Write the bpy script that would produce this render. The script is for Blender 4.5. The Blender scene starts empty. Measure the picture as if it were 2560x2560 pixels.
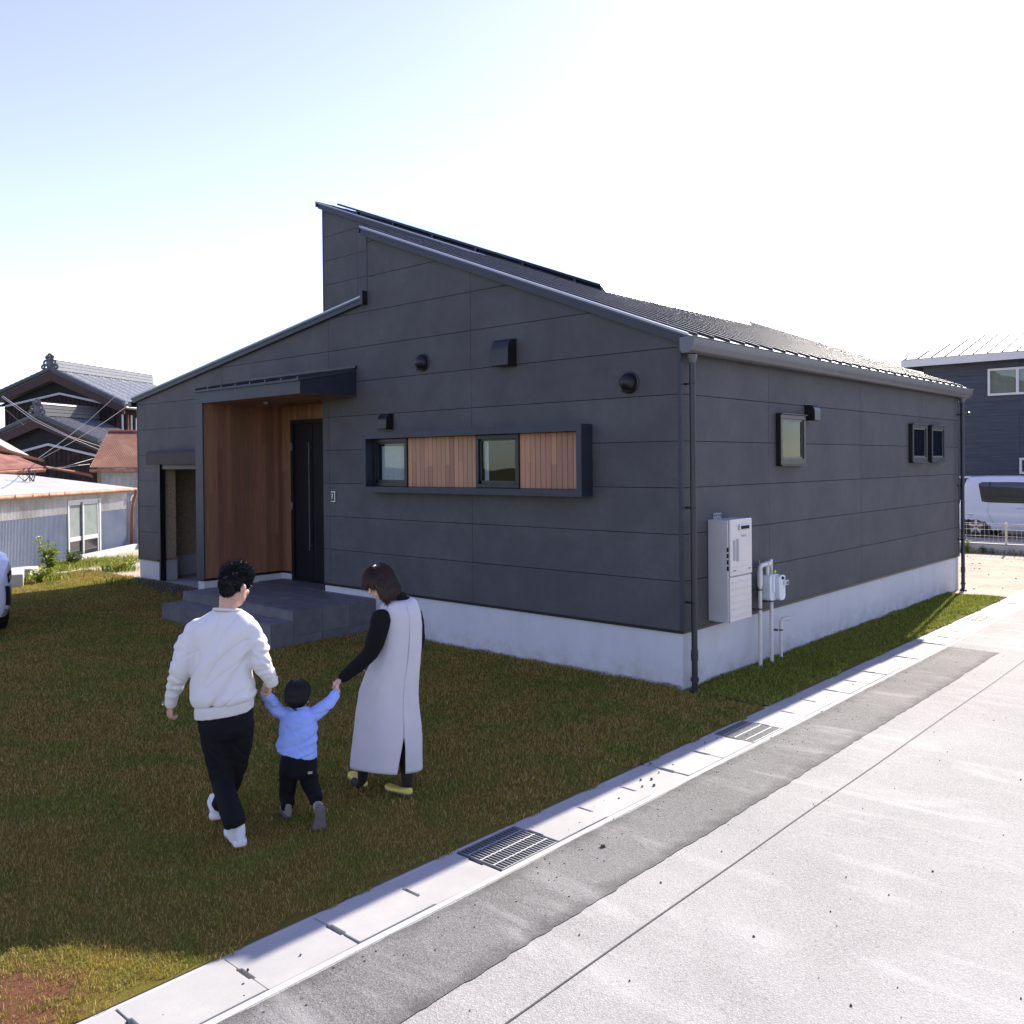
import bpy, bmesh, math, random
import numpy as np
from mathutils import Vector, Matrix, noise as mnoise

random.seed(7); RNG = np.random.default_rng(7)
S = bpy.context.scene
COL = S.collection
R = math.radians

# ------------------------------------------------------------------ camera
CAM = np.array([4.5791, -7.5454, 2.2274])
YAW, PITCH, ROLL = 0.732087, -0.007878, -0.009328
FPX, CX, CY = 2242.89, 1279.95, 1175.75          # for a 2560 px frame
_f = np.array([-math.sin(YAW) * math.cos(PITCH), math.cos(YAW) * math.cos(PITCH), math.sin(PITCH)])
_r = np.array([math.cos(YAW), math.sin(YAW), 0.0]); _u = np.cross(_r, _f)
AR = math.cos(ROLL) * _r + math.sin(ROLL) * _u
AU = -math.sin(ROLL) * _r + math.cos(ROLL) * _u
AF = _f
cam_d = bpy.data.cameras.new('camera'); cam = bpy.data.objects.new('camera', cam_d); COL.objects.link(cam)
cam.matrix_world = Matrix(((AR[0], AU[0], -AF[0], CAM[0]), (AR[1], AU[1], -AF[1], CAM[1]), (AR[2], AU[2], -AF[2], CAM[2]), (0, 0, 0, 1)))
cam_d.sensor_width = 36; cam_d.lens = 36 * FPX / 2560
cam_d.shift_x = (1280 - CX) / 2560; cam_d.shift_y = (CY - 1280) / 2560
cam_d.clip_start = 0.05; cam_d.clip_end = 6000
S.camera = cam

# ------------------------------------------------------------------ sky, sun, exposure
SUN = Vector((-0.24, 1.55, 1.0)).normalized()      # towards the sun
elev = math.asin(SUN.z); azim = math.atan2(SUN.x, SUN.y)
W = bpy.data.worlds.new('World'); S.world = W; W.use_nodes = True
nt = W.node_tree; nt.nodes.clear()
sky = nt.nodes.new('ShaderNodeTexSky'); sky.sky_type = 'NISHITA'; sky.sun_disc = False
sky.sun_elevation = elev; sky.sun_rotation = azim
sky.altitude = 0; sky.air_density = 1.0; sky.dust_density = 0.3; sky.ozone_density = 4.0
bg = nt.nodes.new('ShaderNodeBackground'); bg.inputs[1].default_value = 0.12
wo = nt.nodes.new('ShaderNodeOutputWorld')
hs = nt.nodes.new('ShaderNodeHueSaturation'); hs.inputs['Saturation'].default_value = .84; hs.inputs['Hue'].default_value = .534
nt.links.new(sky.outputs[0], hs.inputs['Color']); nt.links.new(hs.outputs[0], bg.inputs[0]); nt.links.new(bg.outputs[0], wo.inputs[0])
sl = bpy.data.lights.new('sun', 'SUN'); sl.energy = 4.5; sl.angle = R(0.55); sl.color = (1.0, 0.92, 0.79)
so = bpy.data.objects.new('sun', sl); COL.objects.link(so)
so.rotation_euler = SUN.to_track_quat('Z', 'Y').to_euler(); so.location = (0, 20, 30)
S.view_settings.view_transform = 'Standard'; S.view_settings.look = 'None'
S.view_settings.gamma = 1; S.view_settings.use_curve_mapping = False
S.view_settings.exposure = 1.42

# ------------------------------------------------------------------ pixels (2560 frame) to places
def crop(x0, y0, s): return lambda x, y: (x0 + x * s, y0 + y * s)
c1 = crop(0, 860, 860 / 1932); c4 = crop(1640, 800, 920 / 1932); c5 = crop(360, 1360, 760 / 1835); b4 = crop(2200, 800, 360 / 966)
c6 = crop(0, 880, 360 / 1932); c7 = crop(0, 1180, 460 / 1932); c8 = crop(2360, 1160, 200 / 1486)
def ray(a): return AF + (a[0] - CX) / FPX * AR - (a[1] - CY) / FPX * AU
def on(a, ax, v):
    d = ray(a); return CAM + d * ((v - CAM[ax]) / d[ax])
def dep(a, D): return CAM + ray(a) * D
def sstep(t): t = np.clip(t, 0, 1); return t * t * (3 - 2 * t)
def zg(x, y=0):
    return 0.19 * sstep((-2.0 - x) / 9.0) - 0.54 * sstep((-13.0 - x) / 6.5)
def ground(a):
    p = on(a, 2, 0.0)
    for _ in range(12): p = on(a, 2, float(zg(p[0], p[1])))
    return p

# ------------------------------------------------------------------ materials
MATS = {}
def nodes(name):
    m = bpy.data.materials.new(name); m.use_nodes = True; n = m.node_tree; MATS[name] = m
    return m, n, n.nodes['Principled BSDF']
def N(n, t, **k):
    x = n.nodes.new(t)
    for a, v in k.items():
        if a.startswith('i_'):
            key = a[2:]; x.inputs[int(key) if key.isdigit() else key].default_value = v
        else: setattr(x, a, v)
    return x
def L(n, a, b): n.links.new(a, b)
def col4(c): return (c[0], c[1], c[2], 1)
def mixc(n, fac, a, b, mode='MIX'):
    m = n.nodes.new('ShaderNodeMix'); m.data_type = 'RGBA'; m.blend_type = mode
    for s, v in ((m.inputs[0], fac), (m.inputs[6], a), (m.inputs[7], b)):
        if hasattr(v, 'links'): n.links.new(v, s)
        elif isinstance(v, (int, float)): s.default_value = v
        else: s.default_value = col4(v)
    return m.outputs[2]
def ramp(n, fac, stops):
    r = n.nodes.new('ShaderNodeValToRGB'); e = r.color_ramp.elements
    while len(e) < len(stops): e.new(0.5)
    for k, (p, c) in enumerate(stops):
        e[k].position = p; e[k].color = col4(c) if not isinstance(c, (int, float)) else (c, c, c, 1)
    n.links.new(fac, r.inputs[0]); return r.outputs[0]
def noise_tex(n, scale, detail=4, rough=.55, vec=None, dist=0.0):
    x = N(n, 'ShaderNodeTexNoise'); x.inputs['Scale'].default_value = scale; x.inputs['Detail'].default_value = detail
    x.inputs['Roughness'].default_value = rough; x.inputs['Distortion'].default_value = dist
    if vec is not None: n.links.new(vec, x.inputs['Vector'])
    return x.outputs['Fac']
def coords(n, scale=(1, 1, 1), rot=(0, 0, 0), kind='Object'):
    t = N(n, 'ShaderNodeTexCoord'); m = N(n, 'ShaderNodeMapping'); m.inputs['Scale'].default_value = scale; m.inputs['Rotation'].default_value = rot
    n.links.new(t.outputs[kind], m.inputs[0]); return m.outputs[0]
def worldpos(n, scale=(1, 1, 1)):
    g = N(n, 'ShaderNodeNewGeometry'); m = N(n, 'ShaderNodeMapping'); m.inputs['Scale'].default_value = scale
    n.links.new(g.outputs['Position'], m.inputs[0]); return m.outputs[0]
def bump(n, b, h, strength=.3, dist=.01, prev=None):
    x = N(n, 'ShaderNodeBump'); x.inputs['Strength'].default_value = strength; x.inputs['Distance'].default_value = dist
    n.links.new(h, x.inputs['Height'])
    if prev is not None: n.links.new(prev, x.inputs['Normal'])
    n.links.new(x.outputs[0], b.inputs['Normal']); return x.outputs[0]
def objrand(n): return N(n, 'ShaderNodeObjectInfo').outputs['Random']
def pm(name, a, b=None, scale=6, rough=.6, metal=0.0, bs=0, bstr=.2, bdist=.004, var=0.0, spec=.5, coat=0, stretch=(1, 1, 1), contrast=(.35, .65)):
    """plain procedural: two tones through noise, optional bump, optional per-object tint"""
    m, n, p = nodes(name)
    b = b or tuple(x * .86 for x in a)
    v = coords(n, stretch)
    c = mixc(n, ramp(n, noise_tex(n, scale, 5, .6, v), [(contrast[0], 0.0), (contrast[1], 1.0)]), a, b)
    if var:
        mr = N(n, 'ShaderNodeMapRange'); mr.inputs[3].default_value = 1 - var; mr.inputs[4].default_value = 1 + var
        L(n, objrand(n), mr.inputs[0])
        vm = N(n, 'ShaderNodeVectorMath', operation='SCALE'); L(n, c, vm.inputs[0]); L(n, mr.outputs[0], vm.inputs['Scale']); c = vm.outputs[0]
    L(n, c, p.inputs['Base Color'])
    p.inputs['Roughness'].default_value = rough; p.inputs['Metallic'].default_value = metal
    p.inputs['Specular IOR Level'].default_value = spec; p.inputs['Coat Weight'].default_value = coat
    if bs: bump(n, p, noise_tex(n, bs, 4, .6, v), bstr, bdist)
    return m

def m_siding():
    m, n, p = nodes('siding'); v = worldpos(n)
    big = ramp(n, noise_tex(n, 1.6, 5, .62, v, .4), [(.34, 0.0), (.64, 1.0)])
    mid = ramp(n, noise_tex(n, 14, 4, .7, v), [(.35, 0.0), (.65, 1.0)])
    fine = noise_tex(n, 160, 3, .7, v)
    c = mixc(n, big, (.047, .046, .046), (.094, .0915, .090))
    c = mixc(n, mixc(n, .5, (0, 0, 0), mid), c, (.050, .0495, .051))
    c = mixc(n, .45, c, mixc(n, ramp(n, fine, [(.3, 0.0), (.72, 1.0)]), (.042, .0415, .042), (.118, .116, .116)))
    mr = N(n, 'ShaderNodeMapRange'); mr.inputs[3].default_value = .94; mr.inputs[4].default_value = 1.06; L(n, objrand(n), mr.inputs[0])
    vm = N(n, 'ShaderNodeVectorMath', operation='SCALE'); L(n, c, vm.inputs[0]); L(n, mr.outputs[0], vm.inputs['Scale'])
    L(n, vm.outputs[0], p.inputs['Base Color']); p.inputs['Roughness'].default_value = .72; p.inputs['Specular IOR Level'].default_value = .35
    b = bump(n, p, fine, .35, .002); bump(n, p, noise_tex(n, 25, 4, .6, v), .15, .004, b)
    return m
def m_concrete(name, a, b, streak=.3, rough=.85):
    m, n, p = nodes(name); v = worldpos(n)
    c = mixc(n, ramp(n, noise_tex(n, 2.2, 6, .65, v, .3), [(.3, 0.0), (.7, 1.0)]), a, b)
    st = ramp(n, noise_tex(n, 3.0, 4, .6, worldpos(n, (1.5, 1.5, .12))), [(.45, 0.0), (.75, 1.0)])
    c = mixc(n, mixc(n, streak, (0, 0, 0), st), c, tuple(x * .72 for x in b))
    # splashed soil low down on the plinth, ragged upper edge
    fine = noise_tex(n, 120, 3, .7, v)
    c = mixc(n, mixc(n, .25, (0, 0, 0), ramp(n, fine, [(.5, 0.0), (.8, 1.0)])), c, tuple(x * .6 for x in b))
    L(n, c, p.inputs['Base Color']); p.inputs['Roughness'].default_value = rough
    b_ = bump(n, p, fine, .25, .002); bump(n, p, noise_tex(n, 6, 4, .6, v), .12, .01, b_)
    return m
def m_plinth():
    m = m_concrete('plinth', (.50, .50, .505), (.56, .56, .56), .25); n = m.node_tree; p = n.nodes['Principled BSDF']
    cur = p.inputs['Base Color'].links[0].from_socket
    g = N(n, 'ShaderNodeNewGeometry'); sp = N(n, 'ShaderNodeSeparateXYZ'); L(n, g.outputs['Position'], sp.inputs[0])
    mr = N(n, 'ShaderNodeMapRange'); mr.inputs[1].default_value = .30; mr.inputs[2].default_value = .0; L(n, sp.outputs[2], mr.inputs[0])
    mul = N(n, 'ShaderNodeMath', operation='MULTIPLY'); L(n, mr.outputs[0], mul.inputs[0])
    L(n, ramp(n, noise_tex(n, 5, 6, .75, worldpos(n)), [(.42, 0.0), (.72, 1.0)]), mul.inputs[1])
    L(n, mixc(n, mul.outputs[0], cur, (.33, .29, .23)), p.inputs['Base Color']); return m
def m_wood(name, a, b, vert=True, rough=.55):
    m, n, p = nodes(name); r = objrand(n)
    t = N(n, 'ShaderNodeTexCoord'); mp = N(n, 'ShaderNodeMapping'); mp.inputs['Scale'].default_value = (60, 60, 2.2) if vert else (2.2, 60, 60)
    L(n, t.outputs['Object'], mp.inputs[0])
    ofs = N(n, 'ShaderNodeVectorMath', operation='SCALE'); ofs.inputs[0].default_value = (13, 7, 31); L(n, r, ofs.inputs['Scale'])
    ad = N(n, 'ShaderNodeVectorMath', operation='ADD'); L(n, mp.outputs[0], ad.inputs[0]); L(n, ofs.outputs[0], ad.inputs[1])
    g = noise_tex(n, 1.0, 6, .65, ad.outputs[0], .6)
    c = mixc(n, ramp(n, g, [(.3, 0.0), (.7, 1.0)]), a, b)
    hs = N(n, 'ShaderNodeHueSaturation'); L(n, c, hs.inputs['Color'])
    mr = N(n, 'ShaderNodeMapRange'); mr.inputs[3].default_value = .76; mr.inputs[4].default_value = 1.22; L(n, r, mr.inputs[0]); L(n, mr.outputs[0], hs.inputs['Value'])
    wn = N(n, 'ShaderNodeTexWhiteNoise', noise_dimensions='1D'); L(n, r, wn.inputs['W'])
    mh = N(n, 'ShaderNodeMapRange'); mh.inputs[3].default_value = .488; mh.inputs[4].default_value = .510; L(n, wn.outputs['Value'], mh.inputs[0]); L(n, mh.outputs[0], hs.inputs['Hue'])
    L(n, hs.outputs[0], p.inputs['Base Color']); p.inputs['Roughness'].default_value = rough
    bump(n, p, g, .25, .003); return m
def m_glass(name, tint=(.75, .8, .8), rough=.0, wav=1.5, ior=1.55):
    """window glass: mostly mirror-like at grazing angles, see-through straight on"""
    m = bpy.data.materials.new(name); m.use_nodes = True; n = m.node_tree; n.nodes.clear(); MATS[name] = m
    o = N(n, 'ShaderNodeOutputMaterial'); mx = N(n, 'ShaderNodeMixShader'); tr = N(n, 'ShaderNodeBsdfTransparent'); gl = N(n, 'ShaderNodeBsdfGlossy')
    tr.inputs[0].default_value = col4(tint); gl.inputs[1].default_value = rough; gl.inputs[0].default_value = (.9, .95, 1, 1)
    fr = N(n, 'ShaderNodeFresnel'); fr.inputs[0].default_value = ior
    bp = N(n, 'ShaderNodeBump'); bp.inputs['Strength'].default_value = .05; bp.inputs['Distance'].default_value = .05
    L(n, noise_tex(n, wav, 1, .4, worldpos(n)), bp.inputs['Height']); L(n, bp.outputs[0], gl.inputs['Normal'])
    ge = N(n, 'ShaderNodeNewGeometry'); inv = N(n, 'ShaderNodeMath', operation='SUBTRACT'); inv.inputs[0].default_value = 1; L(n, ge.outputs['Backfacing'], inv.inputs[1]); mu = N(n, 'ShaderNodeMath', operation='MULTIPLY'); L(n, fr.outputs[0], mu.inputs[0]); L(n, inv.outputs[0], mu.inputs[1])
    L(n, mu.outputs[0], mx.inputs[0]); L(n, tr.outputs[0], mx.inputs[1]); L(n, gl.outputs[0], mx.inputs[2]); L(n, mx.outputs[0], o.inputs[0])
    return m
def ramp_pos(n, v, lo, hi, a, b):
    m = N(n, 'ShaderNodeMapRange'); m.inputs[1].default_value = lo; m.inputs[2].default_value = hi; m.inputs[3].default_value = a; m.inputs[4].default_value = b; L(n, v, m.inputs[0]); return m.outputs[0]
def m_asphalt(name, a, b, c, wear, streak, edge=False):
    m, n, p = nodes(name); v = worldpos(n)
    vo = N(n, 'ShaderNodeTexVoronoi'); vo.inputs['Scale'].default_value = 150; L(n, v, vo.inputs['Vector'])
    vo2 = N(n, 'ShaderNodeTexVoronoi'); vo2.inputs['Scale'].default_value = 300; L(n, v, vo2.inputs['Vector'])
    agg = ramp(n, N(n, 'ShaderNodeRGBToBW').outputs[0] if False else vo.outputs['Color'], [(.0, a), (.55, b), (1, c)])
    agg2 = ramp(n, vo2.outputs['Color'], [(.0, a), (.5, b), (1, c)])
    base = mixc(n, .5, agg, agg2)
    pits = ramp(n, noise_tex(n, 60, 5, .75, v), [(.30, 1.0), (.43, 0.0)])
    base = mixc(n, pits, base, tuple(x * .35 for x in a))
    big = ramp(n, noise_tex(n, .7, 6, .65, v, .6), [(.35, 0.0), (.68, 1.0)])
    base = mixc(n, mixc(n, wear, (0, 0, 0), big), base, tuple(min(1, x * 1.12) for x in c))
    sv = N(n, 'ShaderNodeMapping'); sv.inputs['Rotation'].default_value = (0, 0, R(28)); sv.inputs['Scale'].default_value = (.55, 2.6, 1); L(n, v, sv.inputs[0])
    st = ramp(n, noise_tex(n, 1.3, 6, .7, sv.outputs[0], .8), [(.52, 0.0), (.74, 1.0)])
    base = mixc(n, mixc(n, streak, (0, 0, 0), st), base, tuple(min(1, x * 1.25) for x in c))
    L(n, base, p.inputs['Base Color']); p.inputs['Roughness'].default_value = .9; p.inputs['Specular IOR Level'].default_value = .25
    if edge:
        sx = N(n, 'ShaderNodeSeparateXYZ'); L(n, v, sx.inputs[0]); mm = N(n, 'ShaderNodeMath', operation='MULTIPLY_ADD'); L(n, noise_tex(n, 5, 6, .7, v), mm.inputs[0]); mm.inputs[1].default_value = .34; L(n, sx.outputs[0], mm.inputs[2])
        k = mixc(n, 1.0, ramp_pos(n, mm.outputs[0], 1.46, 1.58, 1, 0), ramp_pos(n, mm.outputs[0], 1.92, 2.03, 0, 1), 'ADD')
        base = mixc(n, mixc(n, 1.0, k, (.6, .6, .6), 'MULTIPLY'), base, (.045, .043, .041)); L(n, base, p.inputs['Base Color'])
    b1 = bump(n, p, vo.outputs['Distance'], .45, .004); bump(n, p, noise_tex(n, 110, 5, .7, v), .45, .005, b1)
    return m
m_siding(); m_plinth()
m_concrete('slab_concrete', (.31, .305, .29), (.38, .372, .355), .25)
m_concrete('channel_concrete', (.36, .35, .33), (.44, .43, .41), .2)
m_concrete('block_concrete', (.38, .38, .37), (.48, .47, .46), .4)
m_wood('cedar', (.27, .128, .066), (.165, .076, .039))
m_wood('cedar_slat', (.40, .205, .110), (.30, .150, .078))
m_asphalt('road_asphalt', (.15, .145, .138), (.27, .263, .25), (.44, .43, .41), .30, .40)
m_asphalt('patch_asphalt', (.050, .048, .046), (.13, .127, .122), (.29, .282, .27), .30, .60, True)
pm('roof_metal', (.050, .053, .062), (.062, .066, .076), 3, .38, .55)
pm('trim_metal', (.036, .039, .049), (.042, .046, .056), 4, .5, .0, spec=.3)
pm('frame_navy', (.028, .033, .046), (.034, .040, .054), 5, .38, .3)
pm('black_metal', (.010, .011, .013), (.014, .015, .017), 8, .35, .2)
pm('black_gloss', (.009, .0095, .011), (.012, .0125, .014), 8, .32, .0, spec=.35)
pm('door_black', (.0055, .0055, .006), (.008, .008, .0085), 30, .55, .0, 60, .1, spec=.3)
pm('pipe_black', (.016, .017, .020), (.020, .021, .025), 6, .42)
pm('gutter_grey', (.105, .105, .11), (.12, .12, .125), 4, .4, .1)
pm('sunlit_cap_metal', (.30, .31, .33), (.27, .28, .30), 4, .33, .7)
pm('silver', (.5, .5, .52), (.45, .45, .47), 6, .3, .8)
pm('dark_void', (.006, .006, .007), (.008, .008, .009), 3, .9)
pm('room_wall', (.30, .29, .27), (.27, .26, .25), 3, .9)
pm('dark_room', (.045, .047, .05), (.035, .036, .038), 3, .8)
pm('curtain', (.78, .77, .75), (.70, .69, .68), 20, .9)
pm('tile_dark', (.110, .109, .113), (.155, .151, .149), 6, .55, 0, 90, .12, .002, var=.10, spec=.4)
pm('tile_grout', (.20, .195, .19), (.24, .235, .23), 40, .9)
pm('osb', (.46, .36, .23), (.30, .22, .13), 45, .8, 0, 50, .3, .004, stretch=(1, 1, 1), contrast=(.40, .60))
pm('shutter_brown', (.030, .021, .023), (.036, .025, .027), 5, .55, .0, spec=.2)
pm('heater_pearl', (.56, .53, .51), (.60, .57, .55), 4, .32, .25)
pm('pvc_cream', (.66, .63, .57), (.60, .57, .51), 8, .4)
pm('meter_white', (.66, .70, .70), (.60, .64, .64), 8, .35)
pm('galvanised', (.30, .31, .32), (.22, .23, .24), 20, .6, .7)
pm('zinc_dark', (.10, .10, .11), (.15, .15, .16), 20, .5, .7)
pm('solar_cell', (.010, .013, .022), (.013, .016, .028), 2, .08, .2, coat=.6)
pm('alu', (.55, .56, .58), (.5, .51, .53), 6, .35, .9)
pm('print_grey', (.30, .29, .29), (.32, .31, .31), 8, .6)
pm('lamp_grey', (.10, .10, .11), (.12, .12, .13), 8, .4, .4)
pm('yellow_tag', (.75, .66, .02), (.7, .6, .02), 8, .5)
m_glass('window_glass'); m_glass('side_glass', (.45, .5, .52), 0, 4.0, 1.28)

# ------------------------------------------------------------------ mesh building
class MB:
    def __init__(s): s.v = []; s.f = []
    def add(s, vs, fs):
        o = len(s.v); s.v += [tuple(map(float, v)) for v in vs]; s.f += [tuple(i + o for i in f) for f in fs]; return s
    def box(s, x0, x1, y0, y1, z0, z1):
        if x0 > x1: x0, x1 = x1, x0
        if y0 > y1: y0, y1 = y1, y0
        if z0 > z1: z0, z1 = z1, z0
        return s.add([(x0, y0, z0), (x1, y0, z0), (x1, y1, z0), (x0, y1, z0), (x0, y0, z1), (x1, y0, z1), (x1, y1, z1), (x0, y1, z1)],
                     [(3, 2, 1, 0), (4, 5, 6, 7), (0, 1, 5, 4), (1, 2, 6, 5), (2, 3, 7, 6), (3, 0, 4, 7)])
    def prism(s, poly, plane, a, b):
        """poly of (u,w): plane 'y' -> (u,t,w); 'x' -> (t,u,w); 'z' -> (u,w,t)"""
        if plane == 'y': A = lambda u, w, t: (u, t, w)
        elif plane == 'x': A = lambda u, w, t: (t, u, w)
        else: A = lambda u, w, t: (u, w, t)
        k = len(poly); vs = [A(u, w, a) for u, w in poly] + [A(u, w, b) for u, w in poly]
        return s.add(vs, [tuple(range(k)), tuple(range(2 * k - 1, k - 1, -1))] + [(i, i + k, (i + 1) % k + k, (i + 1) % k) for i in range(k)])
    def tube(s, pts, r, n=10, caps=True):
        pts = [Vector(p) for p in pts]; k = len(pts); rr = r if hasattr(r, '__len__') else [r] * k
        up = None; rings = []
        for i in range(k):
            t = ((pts[min(i + 1, k - 1)] - pts[max(i - 1, 0)])).normalized()
            if up is None: up = Vector((0, 0, 1)) if abs(t.z) < .9 else Vector((1, 0, 0))
            a = t.cross(up).normalized(); b = a.cross(t).normalized(); up = b
            rings.append([pts[i] + (a * math.cos(q) + b * math.sin(q)) * rr[i] for q in [2 * math.pi * j / n for j in range(n)]])
        o = [v for g in rings for v in g]; f = []
        for i in range(k - 1):
            for j in range(n): f.append((i * n + j, i * n + (j + 1) % n, (i + 1) * n + (j + 1) % n, (i + 1) * n + j))
        if caps: f.append(tuple(range(n - 1, -1, -1))); f.append(tuple((k - 1) * n + j for j in range(n)))
        return s.add(o, f)
    def grid(s, P):
        """P[i][j] points"""
        a = len(P); b = len(P[0])
        return s.add([q for row in P for q in row], [(i * b + j, i * b + j + 1, (i + 1) * b + j + 1, (i + 1) * b + j) for i in range(a - 1) for j in range(b - 1)])
    def lathe(s, prof, c, axis='z', n=20, sx=1, sy=1):
        vs = []; f = []
        for (r, h) in prof:
            for j in range(n):
                q = 2 * math.pi * j / n; u, w = r * math.cos(q) * sx, r * math.sin(q) * sy
                vs.append({'z': (c[0] + u, c[1] + w, c[2] + h), 'y': (c[0] + u, c[1] + h, c[2] + w), 'x': (c[0] + h, c[1] + u, c[2] + w)}[axis])
        k = len(prof)
        for i in range(k - 1):
            for j in range(n): f.append((i * n + j, i * n + (j + 1) % n, (i + 1) * n + (j + 1) % n, (i + 1) * n + j))
        f.append(tuple(range(n - 1, -1, -1))); f.append(tuple((k - 1) * n + j for j in range(n)))
        return s.add(vs, f)
    def mesh(s, name, smooth=None):
        me = bpy.data.meshes.new(name); me.from_pydata(s.v, [], s.f)
        bm = bmesh.new(); bm.from_mesh(me); bmesh.ops.recalc_face_normals(bm, faces=bm.faces); bm.to_mesh(me); bm.free()
        if smooth is not None:
            me.polygons.foreach_set('use_smooth', [True] * len(me.polygons)); me.set_sharp_from_angle(angle=R(smooth))
        return me
    def build(s, name, mat, parent=None, smooth=None, bevel=0, **tags):
        return put(name, s.mesh(name, smooth), mat, parent, bevel, **tags)
def put(name, me, mat, parent=None, bevel=0, **tags):
    o = bpy.data.objects.new(name, me); COL.objects.link(o)
    if mat is not None:
        me.materials.clear(); me.materials.append(MATS[mat] if isinstance(mat, str) else mat)
    if parent is not None: setpar(o, parent)
    if bevel:
        b = o.modifiers.new('bevel', 'BEVEL'); b.width = bevel; b.segments = 2; b.limit_method = 'ANGLE'; b.angle_limit = R(40)
    for k, v in tags.items(): o[k] = v
    return o
def wm(o):
    m = Matrix.LocRotScale(o.location, o.rotation_euler, o.scale)
    return (wm(o.parent) @ o.matrix_parent_inverse @ m) if o.parent else m
def setpar(o, parent):
    o.parent = parent; o.matrix_parent_inverse = wm(parent).inverted()
def thing(name, loc, label, category, group=None, rz=0):
    o = bpy.data.objects.new(name, None); COL.objects.link(o); o.location = loc; o.rotation_euler = (0, 0, rz)
    o.empty_display_size = .2; o['label'] = label; o['category'] = category
    if group: o['group'] = group
    return o
def link_copy(src, parent, loc=None):
    o = bpy.data.objects.new(src.name.split('.')[0], src.data); COL.objects.link(o); o.matrix_world = src.matrix_world.copy()
    for k in src.keys(): o[k] = src[k]
    if parent is not None: setpar(o, parent)
    if loc is not None: o.location = loc
    return o
def clip(poly, a, b, c):
    """keep a*u+b*w<=c"""
    out = []; k = len(poly)
    for i in range(k):
        p, q = poly[i], poly[(i + 1) % k]; dp = a * p[0] + b * p[1] - c; dq = a * q[0] + b * q[1] - c
        if dp <= 0: out.append(p)
        if dp * dq < 0:
            t = dp / (dp - dq); out.append((p[0] + (q[0] - p[0]) * t, p[1] + (q[1] - p[1]) * t))
    return out
def minus(cells, h):
    out = []
    for (u0, u1, z0, z1, cl) in cells:
        a0, a1, b0, b1 = max(u0, h[0]), min(u1, h[1]), max(z0, h[2]), min(z1, h[3])
        if a0 >= a1 or b0 >= b1: out.append((u0, u1, z0, z1, cl)); continue
        if u0 < a0: out.append((u0, a0, z0, z1, cl))
        if a1 < u1: out.append((a1, u1, z0, z1, cl))
        if z0 < b0: out.append((a0, a1, z0, b0, cl))
        if b1 < z1: out.append((a0, a1, b1, z1, cl))
    return out

# ------------------------------------------------------------------ ground
def strip(name, xs, y0, y1, mat, dz=0.0, ys=None, **tags):
    m = MB(); ys = ys if ys is not None else [y0, y1]
    m.grid([[(x, y, float(zg(x, y)) + dz) for y in ys] for x in xs])
    return m.build(name, mat, None, 60, **tags)
def m_ground():
    m, n, p = nodes('bare_ground'); v = worldpos(n)
    a = ramp(n, noise_tex(n, .9, 7, .65, v, .4), [(.3, (.24, .19, .13)), (.5, (.36, .30, .22)), (.72, (.50, .44, .35))])
    f = noise_tex(n, 30, 5, .75, v)
    c = mixc(n, ramp(n, f, [(.35, .0), (.7, .8)]), a, (.50, .45, .37))
    c = mixc(n, ramp(n, noise_tex(n, 1.6, 6, .7, v, .5), [(.60, 0.0), (.72, .6)]), c, (.10, .12, .035))
    L(n, c, p.inputs['Base Color']); p.inputs['Roughness'].default_value = .95; p.inputs['Specular IOR Level'].default_value = .1
    b = bump(n, p, noise_tex(n, 6, 8, .7, v), .8, .05); bump(n, p, f, .6, .01, b); return m
m_ground(); pm('field_ground', (.085, .085, .035), (.13, .115, .055), .6, .95, 0, 3, .6, .05, spec=.1)
def m_lawn():
    m, n, p = nodes('lawn_soil'); v = worldpos(n)
    c = ramp(n, noise_tex(n, 2.0, 7, .7, v, .5), [(.3, (.115, .105, .022)), (.5, (.17, .135, .030)), (.7, (.22, .155, .040))])
    c = mixc(n, ramp(n, noise_tex(n, 90, 4, .7, v), [(.3, .0), (.7, .6)]), c, (.095, .092, .018))
    # bare reddish earth where the turf has worn away by the road end of the lawn
    vd = N(n, 'ShaderNodeVectorMath', operation='DISTANCE'); L(n, v, vd.inputs[0]); vd.inputs[1].default_value = (.52, -6.25, 0)
    ad = N(n, 'ShaderNodeMath', operation='MULTIPLY_ADD'); L(n, noise_tex(n, 9, 5, .7, v), ad.inputs[0]); ad.inputs[1].default_value = .5; L(n, vd.outputs['Value'], ad.inputs[2])
    c = mixc(n, ramp(n, ad.outputs[0], [(.50, 1.0), (.66, 0.0)]), c, mixc(n, noise_tex(n, 40, 4, .7, v), (.20, .085, .05), (.12, .06, .035)))
    L(n, c, p.inputs['Base Color']); p.inputs['Roughness'].default_value = 1; p.inputs['Specular IOR Level'].default_value = .05
    bump(n, p, noise_tex(n, 70, 6, .75, v), .8, .02); return m
m_lawn()
xs = [-1500, -300, -80, -40, -26] + [-20 + .5 * k for k in range(40)] + [0.85]
strip('ground', [x for x in xs if x > -45], -16, 26, 'bare_ground', -0.012, kind='structure')
strip('field', xs, -400, 1500, 'field_ground', -0.05, kind='structure')
strip('road', [1.30, 3, 6, 40, 1500], -400, 1500, 'road_asphalt', 0.0, kind='structure')
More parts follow.
